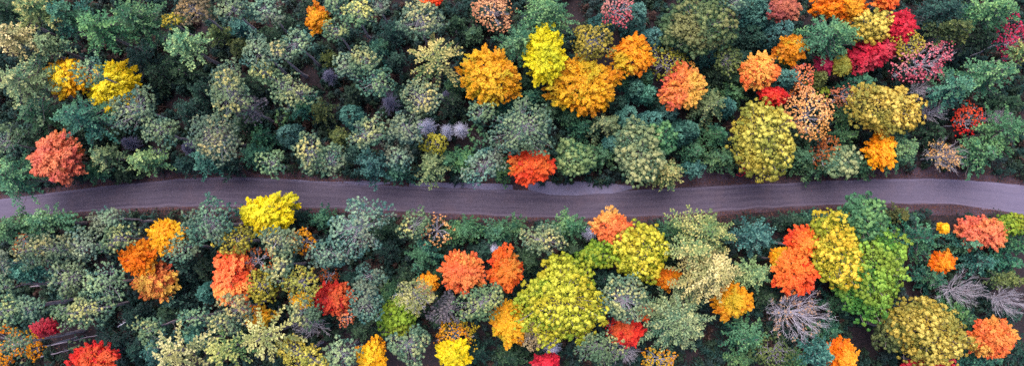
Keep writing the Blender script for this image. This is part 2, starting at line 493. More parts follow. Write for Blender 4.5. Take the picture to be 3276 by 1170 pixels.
def bare_branches(sh, rng, zt, n1=13, r=0.10, depth=1.0):
    """A leafless crown: limbs, boughs and twigs, every order thinner than the last."""
    out = []; ends = []
    D = fib_dir(n1, rng, 0.02)
    tip = sh.pt(D, rng.uniform(0.78, 1.12, n1))
    zb = sh.zc - sh.dep * rng.uniform(0.3, 1.0, n1)
    A = np.stack([np.zeros(n1), np.zeros(n1), zb], 1)
    out.append(segs(np.array([[0, 0, zb.min() - 0.1]]), np.array([[0, 0, zb.max() + 0.1]]), 0.09, 0.06, 5))
    def grow(A, B, r0, r1, sag, ns=5):
        pts = [A]; L = np.linalg.norm(B - A, axis=1)[:, None]
        w1 = rng.normal(0, 0.04, (len(A), 3)); w2 = rng.normal(0, 0.025, (len(A), 3))
        for s in range(1, ns + 1):
            t = s / ns
            p = A + (B - A) * t + L * (w1 * math.sin(t * 3.14) + w2 * math.sin(t * 6.28)); p[:, 2] += sag * L[:, 0] * math.sin(t * 3.14)
            out.append(segs(pts[-1], p, r0 + (r1 - r0) * (t - 1 / ns), r0 + (r1 - r0) * t, 4))
            pts.append(p)
        return np.stack(pts, 1)
    P1 = grow(A, tip, r, r * 0.3, -0.08)
    for k in range(int(7 * depth)):
        t = rng.uniform(0.25, 0.95, n1)
        i = np.minimum((t * 5).astype(int), 4); fr = (t * 5 - i)[:, None]
        q = P1[np.arange(n1), i] * (1 - fr) + P1[np.arange(n1), i + 1] * fr
        dr = unit(tip - A); sd_ = unit(np.cross(dr, [0, 0, 1.0])) * rng.choice([-1, 1], (n1, 1))
        Ls = sh.rx * rng.uniform(0.28, 0.55, n1)[:, None] * (1.1 - t[:, None] * 0.6)
        e = q + unit(dr * 0.85 + sd_ * rng.uniform(0.2, 0.6, (n1, 1)) + rng.normal(0, 0.15, (n1, 3)) + np.array([0, 0, 0.22])) * Ls
        P2 = grow(q, e, r * 0.42, r * 0.2, 0.03, 3)
        ends.append(e)
        for m in range(int(5 * depth)):
            t2 = rng.uniform(0.2, 1.0, n1); j = np.minimum((t2 * 3).astype(int), 2); f2 = (t2 * 3 - j)[:, None]
            q2 = P2[np.arange(n1), j] * (1 - f2) + P2[np.arange(n1), j + 1] * f2
            e2 = q2 + unit(dr * 0.8 + sd_ * rng.normal(0, 0.7, (n1, 1)) + rng.normal(0, 0.25, (n1, 3)) + np.array([0, 0, 0.25])) * Ls * rng.uniform(0.3, 0.6, (n1, 1))
            out.append(segs(q2, e2, r * 0.2, r * 0.11, 3)); ends.append(e2)
    return merge(out), np.concatenate(ends)

def few_leaves(C, pal, rng, per=10, spread=0.3, size=0.13):
    n = len(C) * per
    P = np.repeat(C, per, 0) + rng.normal(0, spread, (n, 3))
    N = np.array([0, 0, 1.0]) + rng.normal(0, 0.6, (n, 3)); U = rng.normal(size=(n, 3))
    s = size * rng.uniform(0.7, 1.3, n)
    V, F = diamonds(P, U, N, s * 1.2, s)
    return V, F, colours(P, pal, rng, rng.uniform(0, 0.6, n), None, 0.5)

def trunk_mesh(h, r, rng, lean=0.25):
    n = 9; z = np.linspace(-0.15, h, n); dx, dy = rng.normal(0, lean, 2)
    t = np.linspace(0, 1, n); b = rng.normal(0, 0.08, (n, 2)); b[0] = 0
    # bends out and comes back, so that the crown stands over the base
    pts = np.stack([dx * np.sin(t * math.pi) + b[:, 0], dy * np.sin(t * math.pi) + b[:, 1], z], 1)
    rad = r * (1 - 0.78 * t) ; rad[0] *= 1.5
    return polytube(pts, rad, 8)

# kind: (object name, category, default height, crown depth as a share of its radius, bark)
KINDS = {
 'mp': ('maple_tree', 'maple tree', 14.0),
 'ok': ('broadleaf_tree', 'broadleaf tree', 15.5),
 'rp': ('pine_tree', 'pine tree', 18.0),
 'wp': ('conifer_tree', 'conifer', 18.0),
 'hk': ('young_conifer', 'young conifer', 8.5),
 'sp': ('spruce_tree', 'spruce', 9.5),
 'br': ('bare_tree', 'bare tree', 13.0),
 'ds': ('dead_spruce', 'dead tree', 7.0),
 'sh': ('leafy_shrub', 'shrub', 5.0),
 'fg': ('thin_leaved_tree', 'thinning tree', 12.5),
}
GROUPS = {
 'mp': 'maples in autumn colour', 'ok': 'billowing broadleaf trees', 'rp': 'open crowned pines with round needle tufts',
 'wp': 'tall conifers with plumed boughs', 'hk': 'young conifers between the tall trees', 'sp': 'small dense spruces',
 'br': 'leafless trees', 'ds': 'dead grey spruces', 'sh': 'shrubs of the understorey', 'fg': 'trees that have lost half their leaves',
}
PX2M = 1.0 / FPX

def make_tree(idx, kind, px, py, rpx, rpy, pal, h=None, ang=0.0, dens=1.0, pale=0, star=0, wid=0):
    rng = np.random.default_rng(1000 + idx)
    TREE_TINT[:] = (0.78 if kind in ('hk', 'sp') else 1.0) * np.exp(rng.normal(0, 0.10 if pal in GREENS else 0.04)) * np.exp(rng.normal(0, 0.05, 3))
    name, cat, dh = KINDS[kind]
    if h is None: h = dh * rng.uniform(0.92, 1.08)
    hc = h * {'sp': 0.68, 'ds': 0.6, 'wp': 0.80, 'hk': 0.7}.get(kind, 0.86)
    gr = {'hk': 1.15, 'wp': 1.12, 'rp': 1.0, 'ok': 1.04, 'mp': 1.06}.get(kind, 1.0)
    rx = gr * rpx * (CAM_Z - hc) * PX2M; ry = gr * rpy * (CAM_Z - hc) * PX2M
    c = at(px, py, hc)
    r = (rx * ry) ** 0.5
    root = bpy.data.objects.new(name, None)
    root.empty_display_size = 0.5
    root.location = (c[0], c[1], 0)
    COL.objects.link(root)
    A = math.radians(ang)
    if kind == 'mp':
        dep = min(0.85 * r, h * 0.34); sh = Shape(rx * 0.97, ry * 0.97, A, h - dep, dep, rng, 0.075)
        V, F, Cc = crown_maple(sh, pal, rng, dens)
        link('trunk', *trunk_mesh(h - dep * 0.7, 0.12 + 0.022 * h / 2, rng), M_BARK, root)
        D = fib_dir(26, rng, -0.3); v, f = limbs_to(sh.pt(D, 0.8), h - dep * 0.5, rng, 0.07, 0.7, 1.5)
        link('branches', v, f, M_BARK, root)
        link('crown', V, F, M_LEAF, root, Cc)
    elif kind == 'ok':
        dep = min(0.85 * r, h * 0.45); sh = Shape(rx * 0.97, ry * 0.97, A, h - dep, dep, rng, 0.09)
        a_, C = crown_clumps(sh, pal, rng, dens, rc=(0.22, 0.56), fill=1.95, per=48, leaf=0.115, hi=0.85, rough=0.5, holes=0.3)
        V, F, Cc = join(a_, under_fill(sh, pal, rng, 60, -0.35, (0.62, 1.0), 0.14))
        link('trunk', *trunk_mesh(h - dep * 0.8, 0.2 + 0.015 * h, rng), M_BARK, root)
        v, f = limbs_to(C, h - dep * 0.6, rng, 0.09, 0.6, 2.0, frac=0.35)
        link('branches', v, f, M_BARK, root)
        link('crown', V, F, M_LEAF, root, Cc)
    elif kind == 'rp':
        dep = min(0.75 * r, 3.2); sh = Shape(rx * 0.95, ry * 0.95, A, h - dep, dep, rng, 0.14)
        (V, F, Cc), C = crown_pine(sh, pal, rng, dens)
        link('trunk', *trunk_mesh(h - dep * 0.25, 0.13 + 0.008 * h, rng, 0.15), M_PINEBARK, root)
        v, f = limbs_to(C, h - dep * 0.3, rng, 0.032, 0.35, h * 0.5, frac=0.28)
        link('branches', v, f, M_TWIG, root)
        link('crown', V, F, M_NEEDLE, root, Cc)
    elif kind in ('wp', 'hk'):
        dep = (min(1.7 * r, h * 0.6) if kind == 'wp' else min(1.9 * r, h * 0.75))
        sh = Shape(rx, ry, A, h - dep, dep, rng, 0.02 if star else 0.06)
        fine = 1.0 if kind == 'wp' else 0.8
        (V, F, Cc), T = crown_whitepine(sh, pal, rng, dens, fine, (2 if star else ((8 if r > 4.5 else 6) if r > 2.6 else 5)), wid or (0.8 if pal in ('straw', 'cream') else 1.0), star)
        link('trunk', *trunk_mesh(h - 0.1, 0.1 + 0.012 * h, rng, 0.05), M_BARK, root)
        v, f = limbs_to(T, h, rng, 0.05, -0.05, 0.5)
        link('branches', v, f, M_BARK, root)
        link('crown', V, F, M_NEEDLE, root, Cc)
    elif kind == 'sp':
        dep = min(2.6 * r, h * 0.62); sh = Shape(rx, ry, A, h - dep, dep, rng, 0.07)
        V, F, Cc = crown_spruce(sh, pal, rng)
        link('trunk', *trunk_mesh(h - 0.4, 0.12, rng, 0.03), M_BARK, root)
        link('crown', V, F, M_NEEDLE, root, Cc)
    elif kind == 'br':
        dep = min(0.9 * r, h * 0.4); sh = Shape(rx, ry, A, h - dep, dep, rng, 0.10)
        n1 = int(16 + r * 4.5)
        (v, f), E = bare_branches(sh, rng, h, n1, 0.028 + 0.004 * r)
        mt = M_SILVER if pale else M_TWIG
        link('trunk', *trunk_mesh(h - dep * 0.6, 0.16, rng), mt, root)
        link('branches', v, f, mt, root)
        if pal:
            k = rng.uniform(size=len(E)) < 0.30 * dens
            V, F, Cc = few_leaves(E[k], pal, rng, 7, 0.22)
            link('leaves', V, F, M_LEAF, root, Cc)
    elif kind == 'fg':
        dep = min(0.8 * r, h * 0.35); sh = Shape(rx * 0.95, ry * 0.95, A, h - dep, dep, rng, 0.14)
        (v, f), E = bare_branches(sh, rng, h, int(8 + r * 1.5), 0.07, 0.8)
        link('trunk', *trunk_mesh(h - dep * 0.6, 0.14, rng), M_TWIG, root)
        link('branches', v, f, M_TWIG, root)
        (V, F, Cc), C = crown_clumps(sh, pal, rng, 0.7 * dens, rc=(0.10, 0.26), per=11, leaf=0.085, fill=1.2, lo=-0.3, elong=1.3, rough=0.3, holes=0.3)
        link('crown', V, F, M_LEAF, root, Cc)
    elif kind == 'ds':
        dep = min(2.4 * r, h * 0.75); n = int(260 + 60 * r)
        t = rng.uniform(0, 1, n); a = rng.uniform(0, 6.28, n); R = (1 - t) ** 0.8 * rng.uniform(0.45, 1.2, n)
        A0 = np.stack([0 * t, 0 * t, h - dep + t * dep], 1)
        B0 = A0 + np.stack([np.cos(a) * R * rx, np.sin(a) * R * ry, 0.25 * R * r], 1)
        parts = [segs(A0, B0, 0.022, 0.012, 3)]
        for _ in range(5):
            q = rng.uniform(0.3, 1, n)[:, None]; m = A0 + (B0 - A0) * q
            parts.append(segs(m, m + unit(unit(B0 - A0) + rng.normal(0, 0.55, (n, 3))) * rng.uniform(0.2, 0.5, (n, 1)), 0.017, 0.010, 3))
        mt = M_PALE if pal == 'pale' else M_LAV
        link('trunk', *trunk_mesh(h, 0.1, rng, 0.03), mt, root)
        link('branches', *merge(parts), mt, root)
    elif kind == 'sh':
        dep = 0.8 * r; sh = Shape(rx, ry, A, max(h - dep, 0.5), dep, rng, 0.16)
        (V, F, Cc), C = crown_clumps(sh, pal, rng, dens, rc=(0.22, 0.42), per=16, leaf=0.12, fill=1.15, lo=-0.3)
        v, f = limbs_to(C, h, rng, 0.04, 1.0, 0.1, frac=0.4)
        link('stems', v, f, M_BARK, root)
        link('crown', V, F, M_LEAF, root, Cc)
    return root

# ------------------------------------------------------------------ ground and road
TOP = [(-260, 668), (-120, 650), (0, 633), (106, 621), (212, 607), (339, 592), (546, 571), (680, 564), (817, 562), (960, 573), (1092, 583),
       (1300, 594), (1500, 601), (1700, 606), (1850, 610), (2000, 606), (2120, 600), (2300, 590), (2481, 583), (2671, 574), (2844, 569),
       (3000, 568), (3160, 577), (3276, 590), (3420, 614), (3560, 640)]
BOT = [(-260, 752), (-120, 725), (0, 700), (106, 690), (254, 680), (400, 670), (546, 664), (700, 664), (900, 667), (1092, 670), (1346, 682),
       (1500, 689), (1638, 696), (1850, 701), (2019, 697), (2184, 688), (2350, 675), (2481, 667), (2671, 657), (2844, 653), (3027, 655),
       (3160, 669), (3276, 690), (3420, 722), (3560, 760)]

def curve(pts, n, z=0.0):
    x = np.array([p[0] for p in pts], float); y = np.array([p[1] for p in pts], float)
    xs = np.linspace(x[0], x[-1], n); ys = np.interp(xs, x, y)
    k = np.ones(9) / 9
    ys = np.convolve(np.pad(ys, 4, mode='edge'), k, 'valid')
    return np.array([at(a, b, z) for a, b in zip(xs, ys)])

NR = 420
TW, BW = curve(TOP, NR), curve(BOT, NR)

def road_dist(x, y):
    """Signed metres outside the road (negative on it)."""
    t = np.interp(x, TW[:, 0], TW[:, 1]); b = np.interp(x, BW[:, 0], BW[:, 1])
    return np.maximum(y - t, b - y)

def grid_obj(name, X, Y, Z, mat, uv=None):
    n, m = X.shape
    V = np.stack([X, Y, Z], -1).reshape(-1, 3)
    i = np.arange((n - 1) * (m - 1)); r = i // (m - 1); c = i % (m - 1)
    F = np.stack([r * m + c, (r + 1) * m + c, (r + 1) * m + c + 1, r * m + c + 1], 1)
    o = link(name, V, F, mat, smooth=True)
    if uv is not None:
        l = o.data.uv_layers.new(name='UVMap')
        U = uv.reshape(-1, 2)[F.ravel()]
        l.data.foreach_set('uv', np.ascontiguousarray(U, np.float32).ravel())
    return o

def node(t, ty, **kw):
    n = t.nodes.new(ty)
    for k, v in kw.items():
        if k in n.inputs.keys(): n.inputs[k].default_value = v
        else: setattr(n, k, v)
    return n

def ramp(t, fac, stops):
    cr = t.nodes.new('ShaderNodeValToRGB'); e = cr.color_ramp.elements
    while len(e) < len(stops): e.new(0.5)
    for q, (p, c) in zip(e, stops):
        q.position = p; q.color = (*lin(c), 1)
    t.links.new(fac, cr.inputs[0]); return cr.outputs[0]

def noise(t, vec, scale, detail=4, rough=0.55):
    n = node(t, 'ShaderNodeTexNoise', Scale=scale, Detail=detail, Roughness=rough)
    t.links.new(vec, n.inputs['Vector']); return n.outputs['Fac']

def mixc(t, fac, a, b, mode='MIX'):
    m = t.nodes.new('ShaderNodeMix'); m.data_type = 'RGBA'; m.blend_type = mode
    if isinstance(fac, float): m.inputs[0].default_value = fac
    else: t.links.new(fac, m.inputs[0])
    for s, v in ((6, a), (7, b)):
        if isinstance(v, tuple): m.inputs[s].default_value = (*lin(v), 1)
        else: t.links.new(v, m.inputs[s])
    return m.outputs[2]

def mrange(t, v, a, b, c=0.0, d=1.0):
    m = node(t, 'ShaderNodeMapRange'); m.inputs[1].default_value = a; m.inputs[2].default_value = b
    m.inputs[3].default_value = c; m.inputs[4].default_value = d
    t.links.new(v, m.inputs[0]); return m.outputs[0]

def finish(t, out, col, hgt=None, dist=0.05, rough=0.92):
    bs = node(t, 'ShaderNodeBsdfPrincipled', Roughness=rough)
    bs.inputs['Specular IOR Level'].default_value = 0.2
    t.links.new(col, bs.inputs['Base Color'])
    if hgt is not None:
        bp = node(t, 'ShaderNodeBump', Strength=0.8, Distance=dist); t.links.new(hgt, bp.inputs['Height']); t.links.new(bp.outputs[0], bs.inputs['Normal'])
    t.links.new(bs.outputs[0], out.inputs['Surface'])

# forest floor: brown leaf litter, darkened to carry the shade beneath the crowns
m_floor, t, out = new_mat('forest_floor_litter')
pos = t.nodes.new('ShaderNodeNewGeometry').outputs['Position']
a = noise(t, pos, 0.16, 5); b = noise(t, pos, 2.2, 6, 0.7); c = noise(t, pos, 7.0, 3, 0.7)
base = ramp(t, a, [(0.3, (20, 19, 22)), (0.5, (27, 23, 27)), (0.7, (35, 28, 33))])
col = mixc(t, mrange(t, b, 0.4, 0.7), base, (44, 34, 41))
col = mixc(t, mrange(t, c, 0.62, 0.72, 0, 0.8), col, (66, 48, 56))
col = mixc(t, mrange(t, c, 0.40, 0.30, 0, 0.8), col, (20, 17, 21))
finish(t, out, col, b, 0.12)

# road: packed brown dirt with long wheel streaks; u runs along the road, v across it
m_road, t, out = new_mat('packed_dirt_road')
uv = t.nodes.new('ShaderNodeTexCoord').outputs['UV']
pos = t.nodes.new('ShaderNodeNewGeometry').outputs['Position']
sep = t.nodes.new('ShaderNodeSeparateXYZ'); t.links.new(uv, sep.inputs[0]); vv = sep.outputs[1]
mp = node(t, 'ShaderNodeMapping'); mp.inputs['Scale'].default_value = (0.05, 9.0, 1); t.links.new(uv, mp.inputs[0])
mp2 = node(t, 'ShaderNodeMapping'); mp2.inputs['Scale'].default_value = (0.18, 26.0, 1); t.links.new(uv, mp2.inputs[0])
st = noise(t, mp.outputs[0], 1.0, 3); st2 = noise(t, mp2.outputs[0], 1.0, 3)
wv = noise(t, pos, 0.25, 3)
ad = node(t, 'ShaderNodeMath', operation='MULTIPLY_ADD'); t.links.new(wv, ad.inputs[0]); ad.inputs[1].default_value = 0.10; 
sb = node(t, 'ShaderNodeMath', operation='SUBTRACT'); t.links.new(vv, sb.inputs[0]); sb.inputs[1].default_value = 0.05
t.links.new(sb.outputs[0], ad.inputs[2])
# the worn bands across the width: loose pale edges, dark packed middle, two faint wheel lines
col = ramp(t, ad.outputs[0], [(0.0, (71, 62, 76)), (0.07, (91, 83, 103)), (0.13, (64, 57, 74)), (0.24, (71, 63, 77)), (0.34, (59, 52, 68)),
                              (0.5, (69, 61, 75)), (0.64, (59, 52, 67)), (0.76, (69, 61, 76)), (0.86, (59, 51, 67)), (0.91, (87, 77, 94)), (0.96, (67, 57, 68)), (1.0, (60, 50, 59))])
col = mixc(t, mrange(t, st, 0.36, 0.66, 0, 0.55), col, (79, 71, 86))
col = mixc(t, mrange(t, st2, 0.46, 0.68, 0, 0.5), col, (49, 43, 58))
g = noise(t, pos, 5.5, 5, 0.8); g2 = noise(t, pos, 0.35, 4)
col = mixc(t, mrange(t, g, 0.52, 0.72, 0, 0.6), col, (102, 91, 112))
col = mixc(t, mrange(t, g, 0.46, 0.3, 0, 0.6), col, (42, 36, 49))
col = mixc(t, mrange(t, g2, 0.5, 0.7, 0, 0.4), col, (81, 67, 77))
# both far ends of the road are paler
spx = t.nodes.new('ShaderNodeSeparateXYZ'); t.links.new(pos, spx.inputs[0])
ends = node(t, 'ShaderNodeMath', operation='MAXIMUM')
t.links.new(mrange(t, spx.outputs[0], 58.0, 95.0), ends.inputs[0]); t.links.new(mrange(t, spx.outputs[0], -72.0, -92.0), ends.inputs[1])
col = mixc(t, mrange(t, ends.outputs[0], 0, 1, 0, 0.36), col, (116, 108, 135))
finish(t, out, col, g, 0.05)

m_gravel, t, out = new_mat('pale_gravel')
pos = t.nodes.new('ShaderNodeNewGeometry').outputs['Position']
g = noise(t, pos, 6.0, 5, 0.8); g2 = noise(t, pos, 0.5, 4)
col = ramp(t, g, [(0.3, (71, 65, 85)), (0.5, (94, 89, 113)), (0.7, (114, 108, 133))])
col = mixc(t, mrange(t, g2, 0.5, 0.68, 0, 0.5), col, (94, 81, 94))
finish(t, out, col, g, 0.04)

m_verge, t, out = new_mat('verge_litter')
pos = t.nodes.new('ShaderNodeNewGeometry').outputs['Position']
g = noise(t, pos, 3.2, 6, 0.8); g2 = noise(t, pos, 0.4, 5); g3 = noise(t, pos, 8.0, 2)
col = ramp(t, g2, [(0.3, (40, 33, 41)), (0.5, (52, 42, 52)), (0.7, (67, 55, 68))])
col = mixc(t, mrange(t, g, 0.5, 0.7, 0, 0.8), col, (82, 65, 79))
col = mixc(t, mrange(t, g, 0.45, 0.3, 0, 0.8), col, (34, 26, 32))
col = mixc(t, mrange(t, g3, 0.64, 0.7, 0, 0.7), col, (123, 83, 86))
finish(t, out, col, g, 0.08)

# ground: one sheet to the horizon, gently uneven away from the road
gx = np.concatenate([[-1600, -900, -500, -260, -160], np.linspace(-120, 120, 161), [160, 260, 500, 900, 1600]])
gy = np.concatenate([[-1600, -900, -500, -260, -120], np.linspace(-70, 70, 101), [120, 260, 500, 900, 1600]])
X, Y = np.meshgrid(gx, gy, indexing='ij')
rngg = np.random.default_rng(5)
Pg = np.stack([X.ravel(), Y.ravel(), 0 * X.ravel()], 1)
Zg = (0.35 * wob(Pg, rngg, 0.12) + 0.15 * wob(Pg, rngg, 0.6)).reshape(X.shape)
rd = road_dist(X, Y)
Z = np.where(rd < 2.0, 0, Zg * np.clip((rd - 2.0) / 6.0, 0, 1))
Z = np.where(rd < 2.0, -0.004, np.clip(Z, -0.5, 0.6) - 0.004)
tag(grid_obj('ground', X, Y, Z, m_floor), kind='structure')

# verge strips on both sides, then the road sheet with a slight crown
def strip(name, A, B, m, mat, z, hump=None):
    n = len(A); s = np.linspace(0, 1, m)
    L = np.concatenate([[0], np.cumsum(np.linalg.norm(np.diff(A, axis=0), axis=1))])
    X = A[:, None, 0] * (1 - s) + B[:, None, 0] * s; Y = A[:, None, 1] * (1 - s) + B[:, None, 1] * s
    Zs = np.full(X.shape, z) + (hump(s)[None] if hump is not None else 0)
    uv = np.stack([np.repeat(L[:, None], m, 1), np.repeat(s[None], n, 0)], -1)
    return tag(grid_obj(name, X, Y, Zs, mat, uv), kind='structure')

rr = np.random.default_rng(9)
PT = np.stack([TW[:, 0], 0 * TW[:, 0], 0 * TW[:, 0]], 1)
wt = 0.9 + 0.5 * wob(PT, rr, 0.5) + 0.25 * wob(PT, rr, 2.5)
bulge = lambda c, wd: np.exp(-((TW[:, 0] - c) / wd) ** 2)
wt = wt + 2.6 * bulge(at(2240, 560)[0], 9) + 2.5 * bulge(at(2900, 540)[0], 9) + 1.6 * bulge(at(330, 590)[0], 9)
wb = 0.6 + 0.35 * wob(PT, rr, 0.4) + 0.2 * wob(PT, rr, 2.2)
wb = wb + 2.5 * bulge(at(3030, 700)[0], 8) + 1.0 * bulge(at(2100, 710)[0], 10)
up = np.array([0, 1.0, 0])
strip('verge', TW + up * np.clip(wt, 0.35, 9)[:, None], TW - up * 0.3, 6, m_verge, 0.002)
strip('verge', BW + up * 0.3, BW - up * np.clip(wb, 0.35, 9)[:, None], 6, m_verge, 0.002)
e1 = 0.10 * wob(PT, rr, 1.2); e2 = 0.12 * wob(PT, rr, 1.2)
strip('road', TW + up * e1[:, None], BW + up * e2[:, None], 26, m_road, 0.008, lambda s: 0.09 * (1 - (2 * s - 1) ** 2))
# low grader ridges of loose soil along both edges
for Cc_, sg in ((TW, 1), (BW, -1)):
    q = np.linspace(0, 1, 7); hh = 0.07 * np.sin(q * math.pi) ** 1.5
    wdt = 0.35 + 0.12 * wob(PT, rr, 1.5)
    A = Cc_ - up * 0.25 * sg + up * (0.1 * wob(PT, rr, 0.8))[:, None]
    X = np.repeat(A[:, 0:1], 7, 1); Y = A[:, 1:2] + sg * q[None] * wdt[:, None] * 1.3
    amp = np.clip(0.55 + 0.6 * wob(PT, rr, 0.7), 0.12, 1.3)[:, None]
    if sg > 0: amp = amp * (1 - 0.9 * np.exp(-((A[:, 0] - at(1480, 590)[0]) / 24) ** 4))[:, None]
    tag(grid_obj('road_berm', X, Y, 0.006 + hh[None] * amp, m_verge), kind='structure')
# the pale gravel pull-off on the upper side
def patch(name, pts, z, mat, n=90):
    p = np.array(pts, float); k = len(p) // 2
    a = p[:k]; b = p[k:][::-1]
    A = np.array([at(x, np.interp(x, a[:, 0], a[:, 1])) for x in np.linspace(a[0, 0], a[-1, 0], n)])
    B = np.array([at(x, np.interp(x, b[:, 0], b[:, 1])) for x in np.linspace(b[0, 0], b[-1, 0], n)])
    PA = np.stack([A[:, 0], 0 * A[:, 0], 0 * A[:, 0]], 1)
    A[:, 1] += 0.05 * wob(PA, rr, 2.0); B[:, 1] += 0.10 * wob(PA, rr, 1.0)
    strip(name, A, B, 8, mat, z, lambda s: 0.06 * np.sin(s * math.pi))
patch('gravel_patch', [(1690, 590), (1740, 580), (1830, 580), (1940, 583), (2036, 598), (2036, 602), (1960, 618), (1850, 625), (1760, 622), (1690, 607)], 0.075, m_gravel)
patch('gravel_patch', [(1100, 580), (1160, 577), (1210, 580), (1250, 584), (1250, 588), (1210, 592), (1160, 590), (1100, 583)], 0.075, m_gravel)
patch('gravel_patch', [(1310, 585), (1400, 583), (1520, 585), (1640, 590), (1640, 606), (1520, 604), (1400, 599), (1310, 596)], 0.075, m_gravel)
patch('gravel_patch', [(930, 574), (1000, 579), (1050, 581), (1095, 582), (1095, 586), (1050, 586), (1000, 584), (930, 578)], 0.075, m_gravel)

